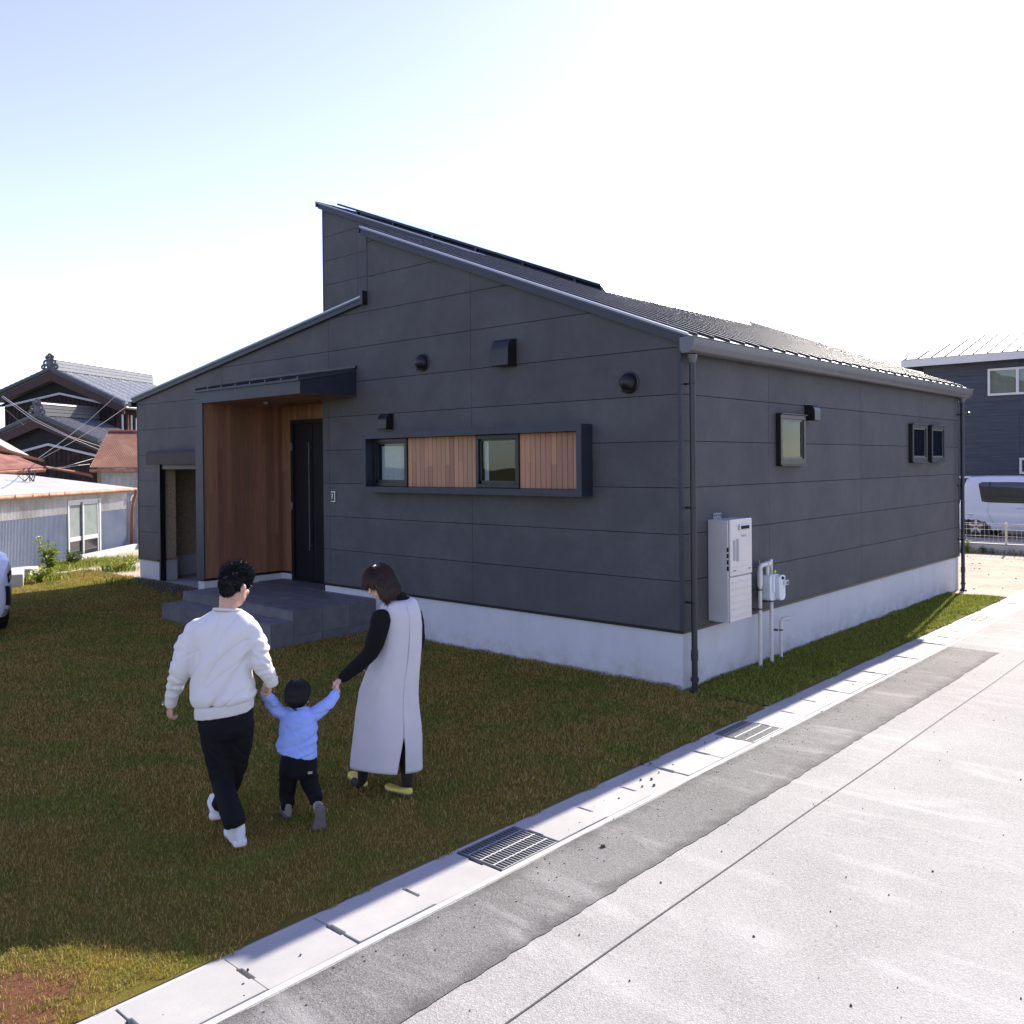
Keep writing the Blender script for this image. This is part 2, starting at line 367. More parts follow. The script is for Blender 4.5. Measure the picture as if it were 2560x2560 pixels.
# ------------------------------------------------------------------ roadside channel: slabs, grates, asphalt patch
SJ, SP = -5.434, 0.490
def sy(k): return SJ + SP * k
ch = MB(); ch.box(.84, .9025, -14, 8.4, -.30, -.001); ch.box(1.2615, 1.305, -14, 26, -.30, .003); ch.box(.9025, 1.2615, -14, 26, -.34, -.25)
ch.box(.84, .9025, 8.4, 26, -.30, .001)
channel = ch.build('drain_channel', 'channel_concrete', None, None, .004, kind='structure')
def slab_mesh(seed):
    rr = random.Random(seed); x0, x1, h = .905, 1.259, SP / 2 - .003
    j = lambda a=.0015: rr.uniform(-a, a)
    def edge(s):
        n0, n1 = 1.02 + j(.01), 1.135 + j(.01); d = .013 + j(.003)
        pts = [(x0 + .004, s * h), (n0 - .004, s * h), (n0, s * (h - .004)), (n0 + .002, s * (h - d)), (n1 - .002, s * (h - d)), (n1, s * (h - .004)), (n1 + .004, s * h), (x1 - .004, s * h)]
        return pts
    lo = edge(-1); hi = edge(1)[::-1]
    poly = lo + [(x1, -h + .004), (x1 + j(), 0), (x1, h - .004)] + hi + [(x0, h - .004), (x0 + j(), 0), (x0, -h + .004)]
    m = MB(); m.prism(poly, 'z', -.07, .004); return m.mesh('slab')
slab_meshes = [slab_mesh(k) for k in range(5)]
GR = (3, 9, 23)
for k in range(-14, 62):
    if k in GR: continue
    o = put('slab', slab_meshes[(k * 7) % 5], 'slab_concrete', channel, .003)
    o.location = (random.uniform(-.002, .002), sy(k) + SP / 2, random.uniform(-.002, .003)); o.rotation_euler = (random.uniform(-.002, .002), random.uniform(-.004, .004), random.uniform(-.004, .004))
bar_me = MB().box(.910, 1.254, -.0025, .0025, -.034, .004).mesh('bar')
rod_me = MB().tube([(0, t * (SP - .02), .003 + .002 * math.sin(t * 60)) for t in np.linspace(-.5, .5, 24)], .0042, 6).mesh('rod', 60)
side_me = MB().box(-.004, .004, -SP / 2 + .006, SP / 2 - .006, -.036, .005).mesh('rim')
GL = ('galvanised steel drain grate nearest the walking family', 'galvanised drain grate beside the lawn in front of the house corner', 'small far drain grate near the sunlit end of the grass strip')
for g, k in enumerate(GR):
    yc = sy(k) + SP / 2; t = thing('drain_grate', (1.08, yc, 0), GL[g], 'drain grate', 'drain grates in the roadside channel')
    nb = 19
    for i in range(nb):
        o = put('bar', bar_me, 'galvanised', t); o.location = (0, yc + (i - (nb - 1) / 2) * (SP - .035) / (nb - 1), 0)
    for x in (.985, 1.082, 1.18):
        o = put('rod', rod_me, 'galvanised', t); o.location = (x, yc, .001)
    for x in (.910, 1.255):
        o = put('rim', side_me, 'galvanised', t); o.location = (x, yc, 0)
# dark patched asphalt beside the channel, ragged edges
def ragged(x, y0, y1, amp, step, seed):
    rr = random.Random(seed); out = []; y = y0
    while y < y1:
        out.append((x + amp * (mnoise.noise((y * 1.3, seed, 0)) + .6 * mnoise.noise((y * 7, seed, 3)) + rr.uniform(-.25, .25)), y)); y += step * rr.uniform(.6, 1.4)
    return out
E_ = ragged(1.318, -14, 3.80, .012, .06, 3); F_ = ragged(1.855, -14, 3.80, .020, .05, 9)
pt = MB(); poly = E_ + [(1.335, 3.80), (1.88, 3.805)] + F_[::-1]
pt.add([(x, y, .004) for x, y in poly], [tuple(range(len(poly)))])
pt.build('asphalt_patch', 'patch_asphalt', None, None, kind='structure')
cut = MB(); cy_ = np.arange(-14, 40, .25); P = [[(2.172 + .008 * mnoise.noise((y * .7, 5, 1)) - w, y, .004) for y in cy_] for w in (.004 + 0, -.004)]
cut.grid(P); cut.build('road_joint', pm('bitumen', (.03, .03, .03), (.05, .05, .05), 30, .8), None, None, kind='structure')

# ------------------------------------------------------------------ the house
house = thing('house', (-5, 4, 0), 'single storey dark grey panelled house with stepped sloping metal roof and cedar porch', 'house')
ZB, Z1, RH = .5755, 1.063, .455
ROWS = [ZB, Z1] + [Z1 + RH * k for k in range(1, 15)]
SL = .39
def zr(x): return 3.484 - SL * x          # top of the big roof
def zl(x): return 4.438 + .147 * (x + 4.772)   # top of the low left roof
XR, XE, XP, XG0, XG1, XL = -4.735, -5.74, -7.61, -8.60, -10.54, -11.30
clR = (SL, 1, 3.484 - .095); clL = (-.147, 1, 4.438 + .147 * 4.772 - .075)
cells = [(XR, -.017, ZB, 8, clR), (XE, XR, ZB, 8, clL), (XP, XE, 3.165, 8, clL), (XG0, XP, ZB, 8, clL), (XG1, XG0, 2.27, 8, clL), (XL, XG1, ZB, 8, clL)]
WIN1 = (-4.545, -3.925, 1.965, 2.545); WIN2 = (-2.685, -2.055, 1.965, 2.545)
for h in (WIN1, WIN2): cells = minus(cells, h)
def cellpoly(c, u0, u1, z0, z1):
    a0, a1, b0, b1 = max(c[0], u0), min(c[1], u1), max(c[2], z0), min(c[3], z1)
    if a1 - a0 < .004 or b1 - b0 < .004: return None
    p = [(a0, b0), (a1, b0), (a1, b1), (a0, b1)]
    if c[4]: p = clip(p, *c[4])
    return p if len(p) >= 3 else None
def weld(me):
    bm = bmesh.new(); bm.from_mesh(me); bmesh.ops.remove_doubles(bm, verts=bm.verts, dist=1e-5)
    seen = {}
    for f in bm.faces: seen.setdefault(tuple(sorted(v.index for v in f.verts)), []).append(f)
    dead = [f for k in seen.values() if len(k) > 1 for f in k]
    if dead: bmesh.ops.delete(bm, geom=dead, context='FACES')
    bmesh.ops.recalc_face_normals(bm, faces=bm.faces); bm.to_mesh(me); bm.free(); return me
def islands(me):
    par = list(range(len(me.vertices)))
    def fd(i):
        while par[i] != i: par[i] = par[par[i]]; i = par[i]
        return i
    for e in me.edges: par[fd(e.vertices[0])] = fd(e.vertices[1])
    roots = sorted({fd(i) for i in range(len(par))})
    if len(roots) < 2: return [me]
    out = []
    for r_ in roots:
        vi = [i for i in range(len(par)) if fd(i) == r_]; mp = {v: k for k, v in enumerate(vi)}; n_ = bpy.data.meshes.new(me.name)
        n_.from_pydata([tuple(me.vertices[i].co) for i in vi], [], [tuple(mp[v] for v in p.vertices) for p in me.polygons if p.vertices[0] in mp]); out.append(n_)
    return out
def side_wall(name, cells, plane, face, back, deep, joints, lab=None):
    """backing sheet with every siding board as a piece of its own"""
    w = MB()
    us = sorted({u for c in cells for u in c[:2]}); zs_ = sorted({z for c in cells for z in c[2:4]}); fine = []
    for c in cells:
        uu = [c[0]] + [u for u in us if c[0] < u < c[1]] + [c[1]]; zz_ = [c[2]] + [z for z in zs_ if c[2] < z < c[3]] + [c[3]]
        fine += [(a, b, e, f, c[4]) for a, b in zip(uu[:-1], uu[1:]) for e, f in zip(zz_[:-1], zz_[1:])]
    for c in cells:
        p = cellpoly(c, .13 if plane == 'x' else -99, 99, -9, 99)
        if p: w.prism(p, plane, back, deep)
    wall = w.build(name, 'dark_void', house)
    g = .0035
    for r in range(len(ROWS) - 1):
        for j in range(len(joints) - 1):
            m = MB(); k = 0
            for c in fine:
                p = cellpoly(c, joints[j] + g * .7, joints[j + 1] - g * .7, ROWS[r] + (g if r else 0), ROWS[r + 1] - g)
                if p: m.prism(p, plane, face, back - .001 if back > face else back + .001); k += 1
            if m.v:
                for me in (islands(weld(m.mesh('siding_panel'))) if k > 1 else [m.mesh('siding_panel')]): put('siding_panel', me, 'siding', wall)
    return wall
wall_front = side_wall('front_wall', cells, 'y', 0, .016, .12, [-99, -8.381, -5.592, -2.837, 99])
wall_side = side_wall('side_wall', [(0, 9.0, ZB, 3.40, None)], 'x', 0, -.016, -.12, [-1, 1.858, 4.58, 7.30, 99])
up_cells = [(-9.40, XR, 3.9, 8, clR)]
wall_up = side_wall('upper_wall', up_cells, 'y', 2.73, 2.746, 2.85, [-99, -8.381, -5.592, 99])
# plain outer walls on the sides that face away
m = MB(); m.box(XL, XL + .12, .12, 9.0, ZB, 3.38); m.box(-11.18, -.12, 8.88, 9.0, ZB, 3.35)
m.prism([(-9.4, 3.3), (-.12, 3.3), (-.12, zr(-.12) - .1), (-9.4, zr(-9.4) - .1)], 'y', 8.88, 9.0)
m.box(-9.4, -9.28, 2.85, 8.88, 3.6, zr(-9.4) - .1); m.box(XR, XR + .12, .12, 2.73, 4.3, zr(XR) - .1)
m.build('rear_wall', 'siding', house)
# plinth
pl = MB(); pl.box(XE, -.012, .012, .16, -.3, ZB - .012); pl.box(-.16, -.012, .16, 8.988, -.3, ZB - .012)
pl.box(XL + .012, XG1, .012, .16, -.3, ZB - .012); pl.box(XL + .012, XL + .16, .16, 8.988, -.3, ZB - .012)
pl.box(XG0, XP + .012, .012, .16, -.3, ZB - .012); pl.box(XL + .16, -.16, 8.84, 8.988, -.3, ZB - .012)
pl.build('plinth', 'plinth', house, None, .004)
for q in ((XE, .010, -.014, .03), (-.03, .010, .0305, 9.0), (XL - .008, XG1, -.014, .03), (XG0, XP, -.014, .03)):
    MB().box(*q, ZB - .016, ZB + .012).build('drip_trim', 'black_metal', house)
# corner trims
for (x0, x1, y0, y1, z1) in ((-.030, .006, -.006, .030, 3.38), (XL - .006, XL + .028, -.006, .03, 3.40), (-.03, .006, 8.965, 9.006, 3.38)):
    MB().box(x0, x1, y0, y1, ZB + .012, z1).build('corner_trim', 'trim_metal', house)
MB().box(XR - .018, XR + .004, -.006, .03, zl(XR) - .03, zr(XR) - .09).build('corner_trim', 'trim_metal', house)
MB().box(-9.418, -9.39, 2.724, 2.76, 3.9, zr(-9.4) - .09).build('corner_trim', 'trim_metal', house)

# --- roofs
def roof_sheet(name, x0, x1, y0, y1, zf, th=.028, mat='roof_metal'):
    m = MB(); m.prism([(x0, zf(x0)), (x1, zf(x1)), (x1, zf(x1) - th), (x0, zf(x0) - th)], 'y', y0, y1); return m.build(name, mat, house)
YF, YB, XO = -.072, 9.10, .13
roof = roof_sheet('main_roof', -4.81, XO, YF, 2.66, zr)
mroof2 = MB(); mroof2.prism([(-9.48, zr(-9.48)), (XO, zr(XO)), (XO, zr(XO) - .028), (-9.48, zr(-9.48) - .028)], 'y', 2.66, YB)
roof2 = mroof2.build('upper_roof', 'roof_metal', house)
lroof = roof_sheet('low_roof', XL - .09, -4.74, YF, 2.73, zl)
lroof2 = roof_sheet('low_roof', XL - .09, -9.41, 2.73, YB, zl)
def seam_mesh(x0, x1, zf, w=.011, h=.030):
    m = MB(); m.prism([(x0, zf(x0)), (x1, zf(x1)), (x1, zf(x1) + h), (x0, zf(x0) + h)], 'y', -w, w); return m.mesh('seam')
sm_a, sm_b, sm_l = seam_mesh(-4.80, XO - .005, zr), seam_mesh(-9.47, XO - .005, zr), seam_mesh(XL - .085, -4.76, zl)
y = .105
while y < 9.08:
    if y < 2.70: put('seam', sm_a, 'roof_metal', roof).location = (0, y, 0)
    else: put('seam', sm_b, 'roof_metal', roof2).location = (0, y, 0)
    if y < 2.6: put('seam', sm_l, 'roof_metal', lroof).location = (0, y, 0)
    y += .322
def fascia(name, x0, x1, zf, ya, yb, d, mat='trim_metal', top=.030):
    m = MB(); m.prism([(x0, zf(x0) - top), (x1, zf(x1) - top), (x1, zf(x1) - top - d), (x0, zf(x0) - top - d)], 'y', ya, yb); return m.build(name, mat, house)
fascia('verge_board', -4.80, .04, zr, -.062, -.001, .075)
fascia('verge_board', -9.47, -4.80, zr, 2.67, 2.729, .075)
fascia('verge_board', XL - .06, XR - .02, zl, -.062, -.001, .060)
fascia('verge_board', -9.47, .04, zr, 9.0, 9.08, .075)
# folded caps along the verges, the sun's glint put into a paler metal colour
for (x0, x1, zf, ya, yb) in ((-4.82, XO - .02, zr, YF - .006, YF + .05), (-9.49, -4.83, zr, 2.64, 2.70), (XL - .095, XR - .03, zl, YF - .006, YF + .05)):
    m = MB(); m.prism([(x0, zf(x0) + .016), (x1, zf(x1) + .016), (x1, zf(x1) - .006), (x0, zf(x0) - .006)], 'y', ya, yb); m.build('verge_cap', 'sunlit_cap_metal', house)
m = MB(); m.box(-4.835, -4.80, YF - .008, 2.62, zr(-4.81) - .075, zr(-4.81) + .022); m.build('ridge_cap', 'trim_metal', house)
m = MB(); m.box(-9.51, -9.475, 2.64, YB, zr(-9.48) - .075, zr(-9.48) + .022); m.build('ridge_cap', 'trim_metal', house)
m = MB(); m.box(XR - .05, XR - .002, YF - .012, -.001, zl(XR) - .11, zl(XR) + .07); m.box(XR - .05, XR - .002, .001, 2.72, zl(XR) - .02, zl(XR) + .07); m.build('wall_flashing', 'black_metal', house)
# soffit under the side eave
MB().box(.008, .06, -.05, 9.05, 3.33, 3.42).build('eave_board', 'trim_metal', house)
# gutter with rounded lower edge, three lengths
def gutter_len(y0, y1, name='gutter'):
    prof = [(.045, 3.405), (.045, 3.30), (.065, 3.272), (.10, 3.262), (.145, 3.272), (.172, 3.300), (.186, 3.345), (.192, 3.405), (.202, 3.410), (.202, 3.416), (.184, 3.416), (.176, 3.345), (.160, 3.305), (.140, 3.283), (.10, 3.274), (.070, 3.282), (.055, 3.305), (.055, 3.405)]
    m = MB(); m.prism(prof, 'y', y0, y1); return m.build(name, 'gutter_grey', house, 40)
for (a, b) in ((-.07, 3.60), (3.60, 5.36), (5.36, 9.12)): gutter_len(a + .002, b - .002)
for yj in (3.60, 5.36):
    MB().box(.04, .206, yj - .03, yj + .03, 3.400, 3.420).build('gutter_joint', 'gutter_grey', house)
for (a, b) in ((-.085, -.068), (9.118, 9.135)):
    m = MB(); m.prism([(.04, 3.42), (.04, 3.29), (.07, 3.262), (.14, 3.262), (.18, 3.29), (.205, 3.42)], 'y', a, b); m.build('gutter_cap', 'gutter_grey', house, None, .004)
# gutter on the far left eave seen end on
m = MB(); zz = zl(XL) - .17; m.prism([(XL - .20, zz + .10), (XL - .20, zz + .02), (XL - .17, zz), (XL - .10, zz), (XL - .08, zz + .02), (XL - .08, zz + .10)], 'y', -.07, 9.1); m.build('gutter', 'black_metal', house)
# rain pipes
def rainpipe(x, y, zb, lab):
    t = thing('downpipe', (x, y, zb), lab, 'downpipe', 'rain pipes on the side wall')
    MB().tube([(x, y, zb), (x, y, 3.20)], .030, 16).build('pipe', 'pipe_black', t, 40)
    m = MB(); m.lathe([(.034, 0), (.044, .03), (.050, .05), (.050, .075)], (x, y, 3.185), 'z', 16); m.build('outlet', 'gutter_grey', t, 40)
    m = MB(); m.lathe([(.036, 0), (.036, .10)], (x, y, 0.30), 'z', 16); m.lathe([(.040, 0), (.040, .035)], (x, y, .10), 'z', 16); m.build('collar', 'pipe_black', t, 40)
    for z in (.86, 1.78, 2.98):
        m = MB(); m.lathe([(.0335, -.012), (.0335, .012)], (x, y, z), 'z', 16); m.box(.0, x - .03, y - .012, y - .008, z - .01, z + .01); m.build('bracket', 'black_metal', t, 40)
    m = MB(); m.lathe([(.055, 0), (.055, .03), (.036, .045)], (x, y, zb), 'z', 18); m.build('base_ring', 'pipe_black', t, 40)
rainpipe(.085, .075, -.02, 'black downpipe at the near house corner beside the water heater')
rainpipe(.085, 8.905, -.02, 'black downpipe at the far end of the side wall')

# --- porch: recess, cedar wing, canopy, door
YW, YR = -.89, .455
porch = MB(); porch.box(XP, -7.445, YW + .02, YR + .05, ZB + .012, 3.14).mesh('x')
wing = porch.build('porch_wing', 'siding', house)
MB().box(XP - .004, -7.405, YW, YW + .02, ZB, 3.14).build('wing_end_panel', 'trim_metal', wing)
MB().box(XP + .012, -7.43, YW + .012, YR, .30, ZB - .012).build('wing_plinth', 'plinth', house, None, .004)
MB().box(XP - .004, -7.412, YW - .003, YR, ZB - .016, ZB + .002).build('drip_trim', 'black_metal', house)
MB().box(-7.445, XE, YR + .022, YR + .10, .30, 3.155).build('recess_wall', 'siding', house)
MB().box(XE, XE + .10, .12, YR + .022, .30, 3.155).build('recess_wall', 'siding', house)
MB().box(-7.43, -7.13, YR - .012, YR + .021, .30, ZB - .012).build('recess_plinth', 'plinth', house)
rr = random.Random(4)
def board_run(parent, along, u0, u1, n, zlo, zhi, place, mat, name='plank', th=.014, gap=.0016):
    """boards n across, each cut into a few lengths"""
    w = (u1 - u0) / n
    for i in range(n):
        cuts = [zlo]; z = zlo
        k = rr.choice([1, 1, 2, 2, 3])
        cuts += sorted(rr.uniform(zlo + .25, zhi - .25) for _ in range(k - 1)) if zhi - zlo > .9 else ([rr.uniform(zlo + .1, zhi - .1)] if rr.random() < .35 and zhi - zlo > .4 else [])
        cuts += [zhi]
        t = th + rr.uniform(-.0015, .0015)
        for a, b in zip(cuts[:-1], cuts[1:]):
            m = MB(); g = gap / 2
            if along == 'y': m.box(place - .0005, place + t, u0 + w * i + g, u0 + w * (i + 1) - g, a + g * .6, b - g * .6)
            else: m.box(u0 + w * i + g, u0 + w * (i + 1) - g, place - t, place + .0005, a + g * .6, b - g * .6)
            m.build(name, mat, parent)
wb = MB().box(-7.445, -7.435, YW + .021, YR + .02, ZB + .014, 3.139).build('cedar_backing', 'dark_void', wing)
board_run(wing, 'y', YW + .022, YR + .004, 18, ZB + .016, 3.138, -7.434, 'cedar')
rec = MB().box(-7.415, XE, YR + .012, YR + .021, ZB, 3.154).build('recess_backing', 'dark_void', house)
board_run(rec, 'x', -7.418, -7.115, 4, ZB + .016, 3.138, YR + .0115, 'cedar')
board_run(rec, 'x', -7.115, XE + .002, 18, 2.915, 3.138, YR + .0115, 'cedar')
board_run(rec, 'x', -6.10, XE + .002, 5, ZB + .016, 2.915, YR + .0115, 'cedar')
MB().box(-7.43, -7.10, YR - .016, YR + .01, ZB - .016, ZB + .012).build('drip_trim', 'black_metal', house)
# entrance door
door = MB(); door.box(-7.05, -6.60, YR - .02, YR + .03, .50, 2.86); door.box(-6.54, -6.16, YR - .02, YR + .03, .50, 2.86)
do = door.build('entrance_door', 'door_black', house, None, .003)
fr = MB(); fr.box(-7.115, -7.05, YR - .055, YR + .02, .478, 2.915); fr.box(-6.16, -6.10, YR - .055, YR + .02, .478, 2.915); fr.box(-7.05, -6.16, YR - .055, YR + .02, 2.86, 2.915); fr.box(-7.05, -6.16, YR - .04, YR + .02, .478, .50)
fr.build('door_frame', 'black_metal', do)
MB().box(-6.598, -6.542, YR - .008, YR + .01, .50, 2.86).build('door_strip', 'dark_void', do)
m = MB(); m.box(-6.632, -6.612, YR - .075, YR - .055, .95, 2.56); m.box(-6.630, -6.614, YR - .055, YR - .02, 1.0, 1.04); m.box(-6.630, -6.614, YR - .055, YR - .02, 2.47, 2.51); m.build('handle', 'lamp_grey', do, None, .003)
for z in (1.55, 2.45): MB().box(-7.10, -7.085, YR - .07, YR - .055, z, z + .12).build('hinge', 'silver', do)
# canopy
XC0, XC1 = XP, -4.985
def zc(y): return 3.33 + (y - YW) * (3.50 - 3.33) / (0 - YW)
m = MB(); m.prism([(YW + .004, 3.142), (-.001, 3.142), (-.001, zc(0) - .03), (YW + .004, zc(YW) - .03)], 'x', XC1 - .02, XC1); cano = m.build('canopy', 'frame_navy', house)
m = MB(); m.prism([(YW + .02, 3.160), (-.001, 3.160), (-.001, zc(0) - .032), (YW + .02, zc(YW) - .032)], 'x', XC0, XC1 - .02); m.build('canopy_core', 'dark_void', cano)
MB().box(XC0 - .004, XC1 - .0, YW - .006, YW + .003, 3.135, zc(YW) - .028).build('canopy_front', 'trim_metal', cano)
m = MB(); m.prism([(YW - .035, zc(YW - .035) - .026), (-.001, zc(0) - .026), (-.001, zc(0)), (YW - .035, zc(YW - .035))], 'x', XC0 - .04, XC1 + .012); m.build('canopy_roof', 'trim_metal', cano)
for i in range(8):
    x = XC0 + .05 + i * .365; mm = MB(); mm.prism([(YW - .03, zc(YW - .03)), (-.002, zc(0)), (-.002, zc(0) + .03), (YW - .03, zc(YW - .03) + .03)], 'x', x - .011, x + .011); mm.build('seam', 'roof_metal', cano)
MB().box(XC0, XC1 + .014, -.03, -.001, zc(0), zc(0) + .05).build('canopy_flashing', 'black_metal', cano)
sof = MB().box(-7.42, XC1 - .021, YW + .021, YR + .01, 3.150, 3.159).build('soffit', 'dark_void', cano)
w = .075; y = YW + .022
while y < -.02:
    MB().box(-7.42, XC1 - .022, y + .001, min(y + w, -.002) - .001, 3.140, 3.1495).build('soffit_board', 'cedar_soffit' if 'cedar_soffit' in MATS else m_wood('cedar_soffit', (.31, .150, .075), (.205, .094, .046), False), sof); y += w
while y < YR - .03:
    MB().box(-7.42, XE, y + .001, min(y + w, YR - .002) - .001, 3.140, 3.1495).build('soffit_board', 'cedar_soffit', sof); y += w
m = MB(); m.lathe([(.045, -.045), (.05, -.04), (.05, 0)], (-6.58, -.35, 3.139), 'z', 20); m.build('porch_downlight', 'lamp_grey', cano, 40)
# sliver of cedar above the recess on the front plane
# --- storage opening with roller shutter box
m = MB(); m.prism([(-.20, 2.26), (-.001, 2.26), (-.001, 2.50), (-.16, 2.50), (-.20, 2.44)], 'x', XG1 - .04, XG0 + .04); sb = m.build('shutter_box', 'shutter_brown', house, None, .006)
for xa in (XG1 + .002, XG0 - .05): MB().box(xa, xa + .048, .002, .10, .20, 2.26).build('shutter_rail', 'black_metal', house)
MB().box(XG1 + .05, XG0 - .05, .03, .10, 2.18, 2.26).build('shutter_slats', 'black_metal', house)
ins = MB(); ins.box(XL + .165, XL + .18, .30, 3.2, ZB, 3.1); ins.box(XL + .18, XP + .03, 3.2, 3.215, ZB, 3.1); ins.box(XG1 - .012, XG1 + .001, .125, .32, ZB + .03, 2.6); ins.box(XL + .19, XG1 - .012, .30, .312, ZB, 2.7)
ins.build('osb_lining', 'osb', house)
ins = MB(); ins.box(XL + .16, XL + .20, .17, 3.2, .15, ZB); ins.box(XL + .2, XP + .03, 3.17, 3.22, .15, ZB); ins.box(XG1 - .012, XG1 + .012, .125, .33, .15, ZB); ins.build('inner_plinth', 'block_concrete', house)
MB().box(XG1 - .03, XG1 + .03, .13, .335, ZB, ZB + .03).build('sill_plate', 'cedar_slat', house)
MB().box(XL + .16, XP, .002, 3.2, .05, .215).build('storage_floor', 'slab_concrete', house)
MB().box(XP + .03, XP + .1, .52, 3.2, .2, 3.1).build('storage_partition', 'osb', house)

# --- long boxed window
bx = MB(); F0, F1, G0, G1, YD = -4.632, -1.065, 1.873, 2.630, -.195
I0, I1, J0, J1 = -4.565, -1.130, 1.945, 2.557
bx.box(F0, F1, YD, -.001, J1, G1); bx.box(F0, F1, YD, -.001, G0, J0); bx.box(F0, I0, YD, -.001, J0, J1); bx.box(I1, F1, YD, -.001, J0, J1)
bay = bx.build('window_surround', 'frame_navy', house, None, .004)
ed = MB(); ed.box(F0, F1, YD - .004, YD, J1, G1); ed.box(F0, F1, YD - .004, YD, G0, J0); ed.box(F0, I0, YD - .004, YD, J0, J1); ed.box(I1, F1, YD - .004, YD, J0, J1)
ed.build('surround_face', 'trim_metal', bay)
def slats(u0, u1, n):
    bk = MB().box(u0, u1, -.038, -.001, J0 + .002, J1 - .002).build('slat_backing', 'dark_void', bay)
    w_ = (u1 - u0) / n
    for i in range(n):
        g = .003; parts = [(J0 + .004, J1 - .004)]
        if rr.random() < .3: zc_ = rr.uniform(J0 + .2, J1 - .2); parts = [(J0 + .004, zc_ - .0006), (zc_ + .0006, J1 - .004)]
        for a, b in parts: MB().box(u0 + w_ * i + g, u0 + w_ * (i + 1) - g, -.052, -.0385, a, b).build('slat', 'cedar_slat', bk)
slats(-3.905, -2.705, 16); slats(-2.035, -1.131, 12)
def front_window(u0, u1, cur):
    z0, z1 = J0 + .004, J1 - .004; t = .045
    m = MB()
    for (a, b, c_, d) in ((u0, u1, z0, z0 + t), (u0, u1, z1 - t, z1), (u0, u0 + t, z0 + t, z1 - t), (u1 - t, u1, z0 + t, z1 - t)): m.box(a, b, -.075, -.001, c_, d)
    fo = m.build('window', 'black_metal', bay, None, .003)
    m = MB(); s = t + .02
    for (a, b, c_, d) in ((u0 + t, u1 - t, z0 + t, z0 + t + .035), (u0 + t, u1 - t, z1 - t - .02, z1 - t), (u0 + t, u0 + t + .03, z0 + t, z1 - t), (u1 - t - .025, u1 - t, z0 + t, z1 - t)): m.box(a + .0005, b - .0005, -.052, -.02, c_ + .0005, d - .0005)
    m.build('sash', 'lamp_black' if 'lamp_black' in MATS else pm('lamp_black', (.02, .021, .022), (.026, .027, .028), 6, .4, .2), fo)
    MB().box(u0 + t, u1 - t, -.036, -.032, z0 + t, z1 - t).build('pane', 'window_glass', fo)
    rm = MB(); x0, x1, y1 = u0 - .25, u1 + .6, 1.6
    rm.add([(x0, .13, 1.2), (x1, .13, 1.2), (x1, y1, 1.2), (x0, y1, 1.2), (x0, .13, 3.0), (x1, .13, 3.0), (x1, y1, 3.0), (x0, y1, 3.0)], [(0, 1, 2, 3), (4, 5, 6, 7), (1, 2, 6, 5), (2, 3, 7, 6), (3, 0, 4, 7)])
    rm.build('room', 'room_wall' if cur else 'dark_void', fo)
    if cur:
        cm = MB(); a0, a1 = u0 + .09, u1 - .02
        cm.grid([[(a0 + (a1 - a0) * i / 60 * (1 if True else 0), -.005 + .014 * math.sin(i * .9) + .009 * math.sin(i * .37 + 1), zz + (0.0)) for zz in np.linspace(1.95, 2.46, 10)] for i in range(61) if not (38 < i < 46)])
        cm.build('curtain', 'curtain', fo, 60)
    else:
        bl = MB()
        bl.grid([[(u0 + .07 + .07 * i / 8, .01 + .01 * math.sin(i * 1.3), zz) for zz in (1.96, 2.55)] for i in range(9)]); bl.build('curtain', 'curtain', fo, 60)
front_window(-4.565, -3.907, True); front_window(-2.703, -2.037, False)

# --- side windows
def side_window(y0, y1, z0, z1):
    m = MB(); t = .05
    for (a, b, c_, d) in ((y0, y1, z0, z0 + t + .02), (y0, y1, z1 - t, z1), (y0, y0 + t, z0 + t + .02, z1 - t), (y1 - t, y1, z0 + t + .02, z1 - t)): m.box(.001, .062, a, b, c_, d)
    m.box(.001, .085, y0 - .006, y1 + .006, z1, z1 + .012); m.box(.001, .080, y0 - .006, y1 + .006, z0 - .014, z0)
    o = m.build('window', 'black_metal', wall_side, None, .004)
    m = MB(); a0, a1, b0, b1 = y0 + t, y1 - t, z0 + t + .02, z1 - t
    for (a, b, c_, d) in ((a0, a1, b0, b0 + .022), (a0, a1, b1 - .022, b1), (a0, a0 + .022, b0 + .022, b1 - .022), (a1 - .022, a1, b0 + .022, b1 - .022)): m.box(.030, .046, a, b, c_, d)
    m.build('sash', 'lamp_grey', o)
    MB().box(.032, .037, a0 + .022, a1 - .022, b0 + .022, b1 - .022).build('pane', 'side_glass', o)
    m = MB(); m.box(.003, .008, a0, a1, b0, b1); m.build('unlit_room_sheet', 'dark_room', o)  # dark sheet behind the pane, stands in for the unlit room
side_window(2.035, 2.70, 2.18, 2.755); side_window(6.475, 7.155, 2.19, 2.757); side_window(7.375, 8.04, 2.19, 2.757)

# --- vents
def dome_vent(x, z, lab):
    t = thing('round_vent', (x, 0, z), lab, 'vent', 'round vents on the front wall')
    MB().lathe([(.112, 0), (.112, -.008), (.100, -.014)], (x, -.001, z), 'y', 28).build('flange', 'black_metal', t, 40)
    m = MB(); nu, nv = 20, 12; P = []
    for i in range(nv + 1):
        a = math.pi / 2 * i / nv; P.append([(x + .098 * math.cos(q) * math.cos(a), -.012 - .105 * math.sin(a), z + .098 * math.sin(q) * math.cos(a)) for q in [2 * math.pi * j / nu for j in range(nu + 1)]])
    m.grid(P); m.build('hood', 'black_gloss', t, 60)
    MB().box(x - .05, x + .05, -.075, -.03, z - .098, z - .080).build('louvre', 'dark_void', t)
dome_vent(-3.66, 3.485, 'black round vent cap above the porch end, left of the big hood'); dome_vent(-.59, 3.03, 'black round vent cap near the house corner, right of the long window')
